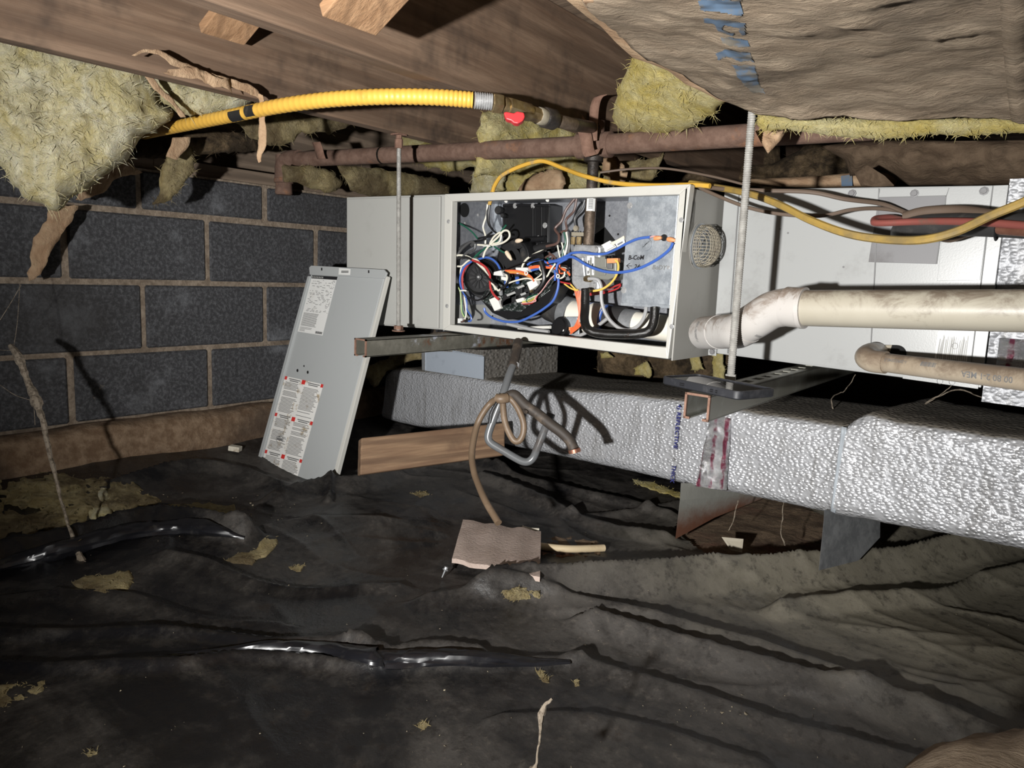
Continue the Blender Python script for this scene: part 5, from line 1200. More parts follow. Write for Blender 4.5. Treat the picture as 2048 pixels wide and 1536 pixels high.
# ------------------------------------------------------------------ drain tubing below the furnace
dr = thing('drain_tubing', (-1.0, 1.3, -.4), 'bundle of drain tubes hanging from the furnace: grey U trap, tan loop and black hose', 'drain tube')
dd_ = 1.60
def dt_(pts, r, mat, name, n=12): return MB().tube(cr([at(p[0], p[1], d=p[2] if len(p) > 2 else dd_) for p in pts], 7), r, n).build(name, M[mat], dr, smooth=True)
zD = lambda x, y, d=dd_: (920 + x * .1823, 680 + y * .1823, d)
dt_([zD(640, 20, 1.72), zD(620, 120, 1.69), zD(590, 240, 1.66), zD(575, 290, 1.65)], .0115, 'rubberhose', 'hose_boot')
MB().lathe(at(*zD(603, 250)[:2], d=1.66), at(*zD(570, 330)[:2], d=1.655) - at(*zD(603, 250)[:2], d=1.66), [(0, .0125), (.008, .0125)], 18).build('hose_clamp', M['steel'], dr, smooth=True)
dt_([zD(585, 270, 1.655), zD(535, 400, 1.63), zD(490, 540, 1.61), zD(440, 680, 1.60), zD(370, 860, 1.60), zD(320, 1000, 1.60), zD(310, 1080, 1.60), zD(345, 1135, 1.60), zD(450, 1200, 1.60), zD(620, 1300, 1.60), zD(700, 1335, 1.60), zD(760, 1330, 1.60), zD(810, 1280, 1.60), zD(850, 1180, 1.605), zD(930, 980, 1.61), zD(985, 840, 1.62)], .0088, 'greypipe', 'trap_tube', 14)
MB().lathe(at(*zD(985, 850)[:2], d=1.62), at(*zD(1003, 800)[:2], d=1.62) - at(*zD(985, 850)[:2], d=1.62), [(0, .0102), (.010, .0102), (.010, .0080), (.002, .0078)], 16).build('tube_end', M['greypipe'], dr, smooth=True)
dt_([zD(420, 640, 1.585), zD(340, 690), zD(260, 790), zD(190, 930), zD(145, 1120, 1.58), zD(130, 1280, 1.56), zD(150, 1430, 1.53), zD(180, 1530, 1.51), (970, 1000, 1.45), (997, 1046, 1.40)], .0072, 'tanhose', 'drain_hose')
dt_([zD(400, 650, 1.585), zD(460, 620, 1.575), zD(560, 650, 1.58), zD(640, 760, 1.575), zD(695, 900, 1.57), zD(695, 1020, 1.57), zD(650, 1105, 1.57), zD(590, 1100, 1.57), zD(530, 1000, 1.575), zD(490, 880, 1.58), zD(475, 760, 1.585), zD(470, 670, 1.59)], .0072, 'tanhose', 'loop_hose')
dt_([zD(500, 640, 1.59), zD(580, 600, 1.585), zD(640, 640, 1.58), zD(720, 720, 1.575), zD(850, 810, 1.57), zD(1000, 930, 1.56), zD(1110, 1010, 1.555), zD(1200, 1100, 1.55), zD(1250, 1200, 1.545)], .0118, 'rubberhose', 'black_hose')
MB().lathe(at(*zD(1252, 1195)[:2], d=1.545), at(*zD(1262, 1235)[:2], d=1.545) - at(*zD(1252, 1195)[:2], d=1.545), [(0, .0135), (.008, .0135)], 18).build('copper_clamp', M['copper'], dr, smooth=True)
dt_([zD(400, 640, 1.578), zD(455, 645, 1.574), zD(520, 635, 1.578)], .0108, 'tanhose', 'tape_band')
MB().tube([at(*zD(705, 775)[:2], d=1.563), at(*zD(722, 790)[:2], d=1.555)], .0045, 8).build('plug', M['rubberhose'], dr, smooth=True)
for w_ in ([zD(380, 640), zD(430, 610), zD(440, 600), zD(400, 670), zD(330, 800), zD(310, 920)], [zD(490, 610), zD(510, 630), zD(500, 660)]): dt_([(p[0], p[1], 1.57) for p in w_], .0012, 'w_black', 'tie_wire', 5)

# ------------------------------------------------------------------ insulation between and under the joists
def dx(x): return lambda px, py: x / ray(px, py).x
def dyp(y): return lambda px, py: y / ray(px, py).y
def dc(d): return lambda px, py: d
def dlin(pts):                               # least-squares linear depth from (px, py, d)
    A = np.array([[p[0], p[1], 1] for p in pts], float); b = np.array([p[2] for p in pts], float); c = np.linalg.lstsq(A, b, rcond=None)[0]
    return lambda px, py: float(c[0] * px + c[1] * py + c[2])
def batt(poly, dep, T, mat, label, name='insulation_batt', group=None, cat='insulation', **k):
    if mat.startswith('fiber'): k.setdefault('fuzz', .5)
    mb = pillow(poly, dep, T, **k); return single(mb, name, M[mat], label, cat, group, smooth=True, angle=180)
batt([(-60, 30), (100, 60), (300, 110), (300, 150), (325, 205), (352, 228), (318, 255), (290, 268), (262, 300), (250, 320), (200, 360), (150, 395), (112, 420), (60, 405), (28, 370), (0, 330), (-60, 300)], dx(-1.72), .10, 'fiber2', 'big pale yellow fiberglass mass sagging below the left joist at the upper left', seed=1, amp=.034, fr=7, ragged=5, step=6, R=.09)
batt([(270, 120), (380, 150), (470, 172), (520, 190), (480, 215), (470, 222), (400, 232), (350, 228), (330, 205), (305, 170)], dx(-1.66), .05, 'fiber2', 'ragged yellow fiberglass strip between the left joist and the gas hose', seed=2, amp=.02, fr=12, ragged=4, step=6)
batt([(430, 232), (560, 215), (700, 225), (725, 248), (690, 252), (660, 270), (600, 262), (590, 285), (540, 292), (500, 275), (470, 245)], dx(-1.78), .05, 'fiberdirty', 'dirty olive fiberglass flap hanging behind the gas hose near the wall', seed=3, amp=.02, fr=11, ragged=4, step=6)
batt([(255, 262), (300, 270), (380, 262), (520, 268), (520, 300), (420, 310), (330, 318), (262, 315)], dx(-2.0), .05, 'fiberdark', 'dark mouldy insulation strip along the sill plate at upper left', seed=4, amp=.012, fr=10, ragged=3, step=7)
batt([(335, 300), (378, 290), (388, 320), (392, 340), (372, 360), (358, 385), (330, 402), (302, 408), (318, 385), (322, 350)], dx(-1.93), .022, 'fiberdirty', 'small tuft of fiberglass dangling in front of the block wall', seed=5, amp=.014, fr=16, ragged=4, step=5)
batt([(560, 330), (620, 330), (668, 345), (690, 370), (660, 385), (610, 372), (570, 362)], dx(-1.98), .03, 'fiberdirty', 'dim clump of insulation below the wall end of the iron pipe', seed=6, amp=.015, fr=14, ragged=4, step=6)
batt([(675, 330), (760, 338), (860, 355), (900, 372), (895, 392), (820, 394), (740, 394), (700, 380)], dx(-1.95), .04, 'fiberdirty', 'long dirty insulation roll lying on top of the left end of the furnace', seed=7, amp=.018, fr=11, ragged=3, step=6)
batt([(800, 268), (880, 292), (950, 300), (960, 330), (900, 345), (830, 325), (790, 300)], dyp(2.0), .04, 'fiber', 'yellow fiberglass scrap behind the left threaded rod', seed=8, amp=.02, fr=12, ragged=3, step=6)
batt([(965, 225), (1000, 212), (1080, 225), (1180, 250), (1190, 300), (1190, 345), (1100, 340), (1010, 350), (950, 352), (952, 290), (960, 250)], dx(-1.33), .06, 'fiber', 'bright yellow fiberglass batt in the bay behind the red valve', seed=9, amp=.024, fr=9, ragged=4, step=6)
batt([(945, 345), (985, 330), (1010, 350), (1005, 385), (940, 388)], dyp(1.84), .035, 'fiber2', 'round clump of pale fiberglass on the furnace top by the thin yellow cable', seed=10, amp=.02, fr=14, ragged=3, step=5)
batt([(1000, 345), (1060, 322), (1150, 330), (1200, 338), (1200, 380), (1120, 388), (1000, 390)], dyp(1.90), .04, 'fiber', 'yellow fiberglass behind the torn brown paper on the furnace top', seed=11, amp=.02, fr=12, ragged=3, step=6)
batt([(1040, 372), (1065, 348), (1105, 335), (1130, 350), (1128, 388), (1034, 390)], dyp(1.80), .02, 'kraft2', 'torn brown kraft paper patch standing on the furnace top', name='kraft_paper', cat='paper', seed=12, amp=.012, fr=16, ragged=3, step=5)
batt([(1200, 330), (1290, 318), (1330, 300), (1318, 340), (1300, 360), (1290, 372), (1210, 372)], dyp(1.86), .04, 'fiberdirty', 'grubby fiberglass tongue hanging below the gas pipe right of the drop', seed=13, amp=.02, fr=12, ragged=4, step=6)
batt([(1205, 312), (1235, 312), (1255, 345), (1250, 372), (1222, 360), (1205, 350)], dyp(1.78), .015, 'kraft2', 'scrap of brown paper beside the gas pipe drop', name='kraft_paper', cat='paper', seed=14, amp=.012, fr=16, ragged=3, step=5)
batt([(1285, 70), (1330, 80), (1420, 140), (1460, 195), (1430, 225), (1370, 262), (1310, 268), (1240, 262), (1225, 235), (1228, 200), (1250, 150)], dlin([(1285, 75, 1.35), (1450, 195, 1.35), (1230, 260, 1.66), (1330, 265, 1.62)]), .07, 'fiber', 'bright yellow fiberglass batt edge hanging beside the big paper-faced batt', seed=15, amp=.020, fr=10, ragged=4, step=6, R=.06)
# dark, mouldy insulation and paper behind
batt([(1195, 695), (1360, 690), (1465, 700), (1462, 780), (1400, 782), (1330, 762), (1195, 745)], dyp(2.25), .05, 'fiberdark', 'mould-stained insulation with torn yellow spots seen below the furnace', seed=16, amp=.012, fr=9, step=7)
for i, q_ in enumerate((((1198, 705), (1215, 702), (1225, 712), (1215, 718), (1203, 714)), ((1270, 735), (1292, 722), (1305, 738), (1300, 760), (1285, 750), (1268, 752)), ((1372, 700), (1392, 698), (1398, 720), (1408, 738), (1385, 742), (1378, 722)), ((1425, 702), (1448, 704), (1450, 770), (1426, 768)))):
    batt(list(q_), dyp(2.165), .012, 'fiber', ('small yellow tear at the left of the mouldy insulation below the furnace', 'yellow torn patch in the middle of the mouldy insulation below the furnace', 'yellow torn patch below the right corner of the furnace frame', 'yellow strip right of the mouldy insulation, by the right rod')[i], name='fiberglass_tear', fl=.35, seed=20 + i, amp=.006, fr=20, ragged=3, step=3)
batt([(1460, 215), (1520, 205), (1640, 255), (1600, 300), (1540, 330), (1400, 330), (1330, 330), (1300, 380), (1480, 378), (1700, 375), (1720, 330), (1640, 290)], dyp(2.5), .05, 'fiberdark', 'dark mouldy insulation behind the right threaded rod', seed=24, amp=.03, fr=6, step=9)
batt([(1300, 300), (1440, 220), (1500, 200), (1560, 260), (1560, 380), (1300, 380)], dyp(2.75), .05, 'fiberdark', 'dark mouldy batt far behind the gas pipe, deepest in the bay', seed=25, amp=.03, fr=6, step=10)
batt([(1490, 372), (1500, 358), (1640, 352), (1760, 340), (1800, 345), (1790, 372), (1650, 376)], dyp(2.1), .02, 'kraft2', 'strip of tan kraft paper just above the coil cabinet', name='kraft_paper', cat='paper', seed=26, amp=.012, fr=9, step=6)
batt([(1640, 292), (1760, 278), (1900, 282), (2120, 280), (2120, 375), (1900, 370), (1820, 372), (1770, 345), (1700, 352), (1690, 320)], dlin([(1640, 300, 1.75), (2100, 300, 1.5), (1800, 370, 1.75), (2100, 372, 1.5)]), .05, 'kraftdark', 'crumpled dark brown paper-faced batt above the coil cabinet at the right', name='paper_faced_batt', seed=27, amp=.03, fr=8, step=7, R=.05)
batt([(1510, 262), (1548, 252), (1575, 258), (1562, 280), (1536, 308), (1522, 285)], dc(1.27), .008, 'kraft2', 'small brown paper flap by the top of the right threaded rod', name='kraft_paper', cat='paper', seed=28, amp=.01, fr=20, step=4)
batt([(1708, 345), (1735, 330), (1770, 352), (1790, 372), (1750, 374), (1722, 372)], dyp(1.72), .01, 'kraftdark', 'crumpled brown paper fold standing on the coil cabinet', name='kraft_paper', cat='paper', seed=29, amp=.014, fr=16, step=4)
MB_ = MB().prism([at(*p, y=2.07) for p in ((1682, 352), (1704, 349), (1705, 372), (1683, 373))], (0, .001, 0)); single(MB_, 'printed_scrap', M['paperblue'], 'scrap of blue printed facing above the coil cabinet', 'paper')

# the big sagging paper-faced batt over the camera's right
big = thing('paper_faced_batt', (-.2, .9, .25), 'large dusty brown paper-faced insulation batt with faded blue print sagging at the upper right', 'insulation')
rowsP = [  # each row: pixel and distance from the near side to the far edge
    [(1140, -40, .74), (1165, -2, .80), (1205, 45, .88), (1262, 92, .98), (1330, 132, 1.06), (1400, 168, 1.12), (1468, 202, 1.16), (1500, 222, 1.17)],
    [(1250, -60, .66), (1290, 0, .74), (1330, 45, .82), (1375, 92, .92), (1420, 135, 1.00), (1470, 172, 1.07), (1515, 207, 1.13), (1545, 232, 1.15)],
    [(1420, -70, .60), (1445, 0, .68), (1470, 50, .76), (1500, 95, .85), (1530, 140, .95), (1570, 180, 1.04), (1600, 212, 1.10), (1620, 238, 1.13)],
    [(1650, -80, .57), (1660, 0, .65), (1670, 55, .73), (1690, 105, .83), (1710, 150, .93), (1735, 190, 1.02), (1755, 222, 1.08), (1765, 241, 1.10)],
    [(1880, -80, .56), (1880, 0, .64), (1885, 55, .72), (1895, 105, .82), (1905, 150, .92), (1915, 192, 1.00), (1925, 224, 1.05), (1930, 237, 1.07)],
    [(2120, -80, .56), (2120, 0, .64), (2120, 60, .72), (2120, 110, .81), (2120, 155, .90), (2120, 195, .97), (2120, 225, 1.02), (2120, 238, 1.04)],
    [(2330, -80, .56), (2330, 0, .63), (2330, 60, .70), (2330, 110, .78), (2330, 155, .86), (2330, 195, .92), (2330, 225, .97), (2330, 238, 1.0)]]
grid0 = [cr([at(p[0], p[1], d=p[2]) for p in r], 8) for r in rowsP]
cols = [cr([grid0[i][j] for i in range(len(grid0))], 10) for j in range(len(grid0[0]))]
SURF = [[cols[j][i] for j in range(len(cols))] for i in range(len(cols[0]))]
nrm = V(.25, -.35, -1).normalized()
def bumpy(p, a=1): return p + nrm * (fbm(p * 9, 5) * .010 + fbm(p * 34, 4) * .0028) * a
SURF = [[bumpy(p) for p in r] for r in SURF]
MB().grid(SURF).build('kraft_facing', M['kraft'], big, smooth=True, thick=.0015, angle=180)
TOP = [[p - nrm * (.004) for p in r] for r in SURF]; TOP2 = [[p + V(0, 0, .10) + nrm * fbm(p * 12, 4) * .02 for p in r] for r in SURF]
fbm_ = MB(); fbm_.grid(TOP); fbm_.grid(TOP2)
for A_, B_ in ((TOP[0], TOP2[0]), (TOP[-1], TOP2[-1]), ([r[0] for r in TOP], [r[0] for r in TOP2]), ([r[-1] for r in TOP], [r[-1] for r in TOP2])): fbm_.grid([A_, B_])
fbm_.build('fiberglass', M['fiberdirty'], big, smooth=True)
pb = pillow([(1518, 226), (1560, 231), (1640, 236), (1760, 238), (1900, 237), (2048, 236), (2200, 236), (2200, 268), (2048, 266), (1960, 270), (1860, 270), (1760, 278), (1690, 274), (1620, 266), (1560, 258), (1525, 262), (1515, 250)], dlin([(1520, 245, 1.20), (2048, 255, 1.10), (1760, 240, 1.145), (1760, 278, 1.165)]), .03, .05, step=5, amp=.008, fr=18, seed=30, ragged=2, fuzz=.6, fl=.6)
pb.build('fiberglass_edge', M['fiber'], big, smooth=True)
# rolled facing flange along its left edge
L0 = [SURF[0][j] for j in range(0, len(SURF[0]), 4)]
MB().grid([[p + V(-.004, 0, .004), p + V(-.03, .01, .012) + V(0, 0, fbm(p * 20) * .012), p + V(-.038, .02, .035)] for p in L0]).build('stapling_flange', M['kraft2'], big, smooth=True, thick=.0012)
# seam fold on the right part of the paper
i0 = min(range(len(SURF)), key=lambda i: abs((SURF[i][30].dot(RIGHT) / SURF[i][30].dot(FWD)) * F + 1024 - 2022))
MB().grid([[p + nrm * .002, p + nrm * .007 + RIGHT * .012, p + nrm * .004 + RIGHT * .03] for p in SURF[i0]]).build('paper_fold', M['kraft'], big, smooth=True, thick=.001)
# faded blue printing on the facing: block letters laid on the surface
def surf_pt(u, v):
    i = min(max(u, 0), len(SURF) - 1.001); j = min(max(v, 0), len(SURF[0]) - 1.001); a, b = int(i), int(j); fu, fv = i - a, j - b
    return SURF[a][b].lerp(SURF[a + 1][b], fu).lerp(SURF[a][b + 1].lerp(SURF[a + 1][b + 1], fu), fv)
def px_of(p): return (1024 + F * p.dot(RIGHT) / p.dot(FWD), 768 - F * p.dot(UP) / p.dot(FWD))
flat_s = [(px_of(SURF[i][j]), i, j) for i in range(len(SURF)) for j in range(len(SURF[0]))]
FN = 5                                        # the facing surface resampled finer for its printing
FS = [[surf_pt(i / FN, j / FN) for j in range((len(SURF[0]) - 1) * FN)] for i in range((len(SURF) - 1) * FN // 2)]
FPX = np.array([[px_of(p) for p in r] for r in FS])
def patch(poly, name, mat, rag=2.2, seed=0, step=4):
    poly = rough_poly(poly, 9, rag, seed); ins, D, _, _ = inside_dist(FPX[:, :, 0], FPX[:, :, 1], poly); mb = MB(); pts = {}
    def wp(i, j):
        if (i, j) not in pts:
            a, b = FS[min(i + 1, len(FS) - 1)][j] - FS[max(i - 1, 0)][j], FS[i][min(j + 1, len(FS[0]) - 1)] - FS[i][max(j - 1, 0)]
            n_ = a.cross(b).normalized(); n_ = n_ if n_.dot(nrm) > 0 else -n_; pts[(i, j)] = len(mb.v); mb.v.append(tuple(FS[i][j] + n_ * .0016))
        return pts[(i, j)]
    for i in range(len(FS) - 1):
        for j in range(len(FS[0]) - 1):
            if ins[i, j] and ins[i + 1, j + 1]: mb.f.append((wp(i, j), wp(i, j + 1), wp(i + 1, j + 1), wp(i + 1, j)))
    return mb.build(name, M[mat], big, smooth=True) if mb.f else None
patch([(1396, -4), (1482, -4), (1488, 30), (1450, 25), (1400, 18)], 'faded_print', 'paperblue', 1.5, 1)
patch([(1406, 32), (1440, 36), (1492, 42), (1494, 68), (1480, 68), (1476, 52), (1450, 48), (1446, 58), (1470, 64), (1468, 70), (1436, 58), (1428, 46), (1408, 42)], 'faded_print', 'paperblue', 1.2, 2, 3)
patch([(1440, 70), (1470, 72), (1498, 80), (1502, 92), (1470, 92), (1444, 84)], 'faded_print', 'paperblue', 1.5, 3, 3)
patch([(1450, 96), (1504, 104), (1510, 122), (1478, 120), (1455, 112), (1436, 122), (1430, 104)], 'faded_print', 'paperblue', 1.8, 4, 3)
patch([(1460, 124), (1510, 128), (1520, 160), (1530, 188), (1500, 180), (1476, 150)], 'faded_print', 'paperblue', 3, 5)

batt([(728, 752), (745, 728), (790, 712), (846, 698), (848, 716), (800, 730), (775, 742), (752, 775), (740, 770)], dc(2.62), .02, 'fiberdirty', 'frayed dirty insulation at the far left end of the foil duct', seed=31, amp=.014, fr=14, ragged=3, step=5)
# torn kraft paper strips hanging off the batts
def strip(L, R_, d, mat, label, name='paper_strip', nc=4, amp=.006, seed=0):
    if d < 0: fL, fR = [at(p[0], p[1], x=d) for p in L], [at(p[0], p[1], x=d) for p in R_]     # hanging in a plane along a joist or the wall
    else: fL = [at(p[0], p[1], d=(p[2] if len(p) > 2 else d)) for p in L]; fR = [at(p[0], p[1], d=(p[2] if len(p) > 2 else d)) for p in R_]
    return single(ribbon(fL, fR, nc, 6, amp, 22, seed), name, M[mat], label, 'paper', None, smooth=True, thick=.0014, angle=180)
strip([(245, 318, 2.12), (200, 350, 2.10), (165, 378, 2.08), (150, 398, 2.07)], [(285, 345, 2.14), (238, 355, 2.12), (212, 380, 2.10), (165, 402, 2.08)], -2.09, 'kraft2', 'upper torn kraft paper strip below the big yellow mass', seed=1)
strip([(108, 412, 2.05), (92, 432, 2.05), (70, 480, 2.05), (62, 525, 2.06), (56, 562, 2.07)], [(166, 412, 2.07), (140, 440, 2.07), (112, 490, 2.07), (92, 530, 2.07), (70, 558, 2.07)], -2.10, 'kraft2', 'long torn kraft paper strip dangling in front of the block wall', seed=2, amp=.01)
strip([(345, 275, 1.98), (338, 300, 1.97), (334, 318, 1.97)], [(382, 272, 1.98), (374, 292, 1.97), (352, 320, 1.97)], -1.85, 'kraft2', 'short torn paper tab under the left end of the gas hose', seed=3)
zj_ = at(521, 188, z=.323).dot(FWD)
strip([(520, 188, zj_), (519, 230, zj_ + .04), (518, 285, zj_ + .05), (519, 328, zj_ + .06)], [(530, 190, zj_), (529, 232, zj_ + .04), (534, 290, zj_ + .05), (526, 326, zj_ + .06)], 1.74, 'kraft2', 'narrow torn paper shred below the gas hose near the iron pipe end', seed=4)
strip([(262, 112, 1.50), (312, 97, 1.50), (368, 122, 1.53), (430, 150, 1.57), (500, 172, 1.62), (525, 190, 1.65)], [(268, 114, 1.50), (314, 106, 1.50), (360, 134, 1.53), (424, 162, 1.57), (492, 184, 1.62), (522, 200, 1.65)], -1.378, 'kraft2', 'torn stapled paper flange along the left joist', seed=5, amp=.006)
strip([(335, 130, 1.52), (390, 140, 1.54), (450, 160, 1.58)], [(325, 142, 1.53), (392, 160, 1.56), (470, 186, 1.60)], -1.374, 'kraft2', 'crumpled paper patch stapled to the lower edge of the left joist', seed=6, amp=.012)
strip([(290, 150, 1.80), (310, 180, 1.80), (340, 210, 1.82), (358, 235, 1.84)], [(300, 148, 1.80), (325, 178, 1.80), (352, 208, 1.82), (368, 232, 1.84)], -1.58, 'kraft2', 'thin torn paper strip crossing the yellow mass towards the gas hose', seed=7)
strip([(1168, 0, .79), (1200, 30, .86), (1232, 62, .92)], [(1195, 0, .79), (1225, 26, .86), (1250, 50, .92)], .9, 'kraft2', 'torn tan paper edge at the top beside the big paper-faced batt', seed=8, amp=.006)

# ------------------------------------------------------------------ furnace door leaning against the furnace
door = thing('furnace_door', (-1.75, 1.27, -.64), 'grey sheet-metal furnace door with printed labels leaning on the left end of the furnace', 'panel')
dTR, dTL = at(771, 541, y=1.375), at(617, 533, y=1.375); dBL, dBR = at(510, 944, y=1.215), at(664, 972, y=1.215)
dn = (dTR - dBR).cross(dTL - dTR).normalized(); dn = dn if dn.dot(dTR) < 0 else -dn
def DPt(px, py, o=0.0): return atp(px, py, dTR + dn * o, dn)
mb = MB(); mb.prism([DPt(*p) for p in ((622, 548), (768, 556), (662, 968), (512, 940))], -dn * .012); mb.build('door_sheet', M['doorpaint'], door, bevel=.002)
def dflat(pts, mat, name, o=.0, th=.002, bevel=0, parent=None): return MB().prism([DPt(*p, o) for p in pts], -dn * th).build(name, M[mat], parent or door, bevel=bevel)
dflat(((618, 535), (622, 531), (768, 539), (773, 545), (769, 557), (619, 549)), 'doorpaint', 'top_flange', .004, .006, .001)
dflat(((615, 552), (620, 552), (514, 944), (508, 942)), 'doorpaint', 'left_flange', .006, .012, .001)
dflat(((619, 553), (622, 553), (517, 943), (514, 943)), 'blackmatt', 'flange_gap', .0008, .0006)
dflat(((770, 557), (774, 552), (748, 655), (668, 968), (661, 968), (742, 660)), 'frame', 'right_flange', .004, .014, .001)
for px, py in ((643, 538), (737, 543)): dflat(((px - 1, py - 2.5), (px + 1.5, py - 2.5), (px + 1.5, py + 3), (px - 1, py + 3)), 'hole', 'slot', .0046, .0004)
for px, py, r_ in ((608, 732, 1), (595, 741, 1.6), (615.5, 744.5, 1.6)): MB().prism([DPt(px + r_ * 1.2 * math.cos(a), py + r_ * 2 * math.sin(a), .0004) for a in [i * .6283 for i in range(10)]], dn * .0003).build('hole', M['hole'], door)
dflat(((678, 536), (701, 538), (700, 550), (677, 549)), 'label', 'barcode_label', .0048, .0004)
bm_ = MB()
for k in range(9): bm_.prism([DPt(*p, .005) for p in ((683 + k * 1.6, 541.2), (683.9 + k * 1.6, 541.2), (683.7 + k * 1.6, 546), (682.8 + k * 1.6, 546))], dn * .0002)
bm_.build('barcode', M['ink'], door)
def label_frame(tl, tr, bl, br, o):
    a, b, c, d = DPt(*tl, o), DPt(*tr, o), DPt(*bl, o), DPt(*br, o)
    return lambda u, v: a.lerp(b, u).lerp(c.lerp(d, u), v)
def lrect(mb, Lf, u0, v0, u1, v1): mb.prism([Lf(u0, v0), Lf(u1, v0), Lf(u1, v1), Lf(u0, v1)], dn * .0002)
L1 = label_frame((624.5, 550.5), (675, 553.5), (595.5, 663), (645, 671), .0006)
m1 = MB(); lrect(m1, L1, 0, 0, 1, 1); m1.build('rating_label', M['label'], door)
L1 = label_frame((624.5, 550.5), (675, 553.5), (595.5, 663), (645, 671), .0010); m1 = MB(); lrect(m1, L1, 0, 0, 1, .055); m1.build('label_header', M['ink'], door)
m2 = MB(); m3 = MB(); rnd = random.Random(11)
for k in range(7): lrect(m3, label_frame((624.5, 550.5), (675, 553.5), (595.5, 663), (645, 671), .0013), .02 + k * .066, .016, .06 + k * .066, .042)
m3.build('header_print', M['inkfaint'], door)
v = .075
while v < .64:
    u = .04 + rnd.uniform(0, .1)
    while u < .95:
        w = rnd.uniform(.03, .13)
        if rnd.random() < .55: lrect(m2, L1, u, v, min(u + w, .97), v + .0075)
        u += w + rnd.uniform(.02, .08)
    v += .021
m2.build('label_text', M['inkgrey'], door)
m2 = MB()
for k in range(13): lrect(m2, L1, .05, .66 + k * .018, .62 + rnd.uniform(-.03, .04), .668 + k * .018)
for k in range(4): lrect(m2, L1, .05, .91 + k * .02, .05 + rnd.uniform(.2, .5), .917 + k * .02)
m2.build('label_text', M['inkgrey'], door)
m2 = MB()
for k in range(14): lrect(m2, L1, .70 + k * .019, .945, .709 + k * .019 + .005 * (k % 2), .985)
m2.build('barcode', M['ink'], door)
W1 = label_frame((570.5, 752), (647, 769), (518, 947), (591, 968), .0006); m1 = MB(); lrect(m1, W1, 0, 0, 1, 1); m1.build('warning_label', M['labelstain'], door)
W2 = label_frame((570.5, 752), (647, 769), (518, 947), (591, 968), .0010); m2 = MB(); m3 = MB(); rnd = random.Random(21)
for c0, c1 in ((.04, .47), (.53, .97)):
    v = .012
    for sec in (.37, .75, 1.0):
        for q_ in (0, 1):
            lrect(m2, W2, c0 + .08 + q_ * .03, v, c1 - .05 - q_ * .04, v + .010); v += .017
        v += .006
        while v < sec - .012:
            if rnd.random() < .9: lrect(m2, W2, c0 + rnd.uniform(0, .02), v, c1 - rnd.uniform(0, .12), v + .0055)
            v += .0128
        v = sec + .012
m2.build('warning_text', M['inkgrey'], door)
for v in (.0, .375, .755):
    for u in (0, .46, .94): lrect(m3, W2, u, v, u + (.09 if u == .46 else .06), v + (.042 if u == .46 else .034))
m3.build('red_mark', M['inkred'], door)
m4 = MB()
for a in range(10):
    ca, sa = math.cos(a * .628), math.sin(a * .628); m4.tube([W2(.30 + .10 * ca, .62 + .035 * sa), W2(.30 + .10 * math.cos(a * .628 + .63), .62 + .035 * math.sin(a * .628 + .63))], .0008, 4)
lrect(m4, W2, .22, .61, .38, .63); lrect(m4, W2, .24, .59, .30, .60); m4.build('label_drawing', M['inkgrey'], door)

# ------------------------------------------------------------------ things lying on the ground
w0, w1, w2_, w3 = at(722, 876, d=1.88), at(720, 950, d=1.86), at(1010, 910, d=2.02), at(1010, 845, d=2.04)
bx_ = (w2_ - w1).normalized(); bz_ = (w0 - w1); bz_ = (bz_ - bx_ * bz_.dot(bx_)).normalized(); by_ = bz_.cross(bx_)
q0, q1, q2, q3 = [V((p - w1).dot(bx_), 0, (p - w1).dot(bz_)) for p in (w0, w1, w2_, w3)]
MBp = MB().prism([q0, q1, q2, q3], (0, .04 if by_.dot(w1) > 0 else -.04, 0)); wd = MBp.build('wooden_board', M['board'], None, bevel=.004)
wd.matrix_world = Matrix(((bx_.x, by_.x, bz_.x, w1.x), (bx_.y, by_.y, bz_.y, w1.y), (bx_.z, by_.z, bz_.z, w1.z), (0, 0, 0, 1)))
tag(wd, 'weathered wooden board propped under the duct behind the grey door', 'wood board')
fp = [onground(926, 1039, .018), onground(1082, 1062, .022), onground(1080, 1153, .030), onground(904, 1117, .028)]
rows = [[fp[0].lerp(fp[1], i / 14).lerp(fp[3].lerp(fp[2], i / 14), j / 10) + V(0, 0, .0022 * math.sin(i * 1.35) + .003 * fbm(V(i * .3, j * .3, 2))) for i in range(15)] for j in range(11)]
mb = MB().grid(rows); mb.grid([[p - V(0, 0, .010) for p in r] for r in rows])
for A_ in (rows[0], rows[-1], [r[0] for r in rows], [r[-1] for r in rows]): mb.grid([A_, [p - V(0, 0, .010) for p in A_]])
single(mb, 'foam_pad', M['foam'], 'pinkish beige rectangular foam pad lying on the black plastic', 'pad', smooth=True)
single(MB().tube(cr([onground(1075, 1092, .014), onground(1110, 1096, .014), onground(1150, 1098, .012), onground(1208, 1096, .008)], 6), .0085, 12), 'tan_tube', M['tantube'], 'pale tan tube coming out right of the foam pad', 'tube', smooth=True)
single(MB().tube(cr([onground(1045, 1056, .008), onground(1060, 1060, .008), onground(1078, 1061, .008)], 4), .006, 10), 'white_tube_end', M['chip'], 'short whitish tube end behind the foam pad', 'tube', smooth=True)
wb = onground(470, 904); b_ = single(MB().box((-.018, -.012, 0), (.018, .012, .016)), 'white_chip', M['chip'], 'small white block lying by the footing left of the grey door', 'debris', bevel=.002); b_.location = wb + V(0, 0, .004); b_.rotation_euler = (0, .1, .6)
q_ = [onground(1443, 1074, .03), onground(1487, 1078, .03), onground(1484, 1105, .004), onground(1461, 1100, .004)]
bk = MB().prism(q_, FWD * .0015); b_ = single(bk, 'metal_bracket', M['galvtan'], 'tan slotted metal bracket lying on the soil below the duct', 'bracket')
for px, py in ((1456, 1080), (1476, 1099)): pass
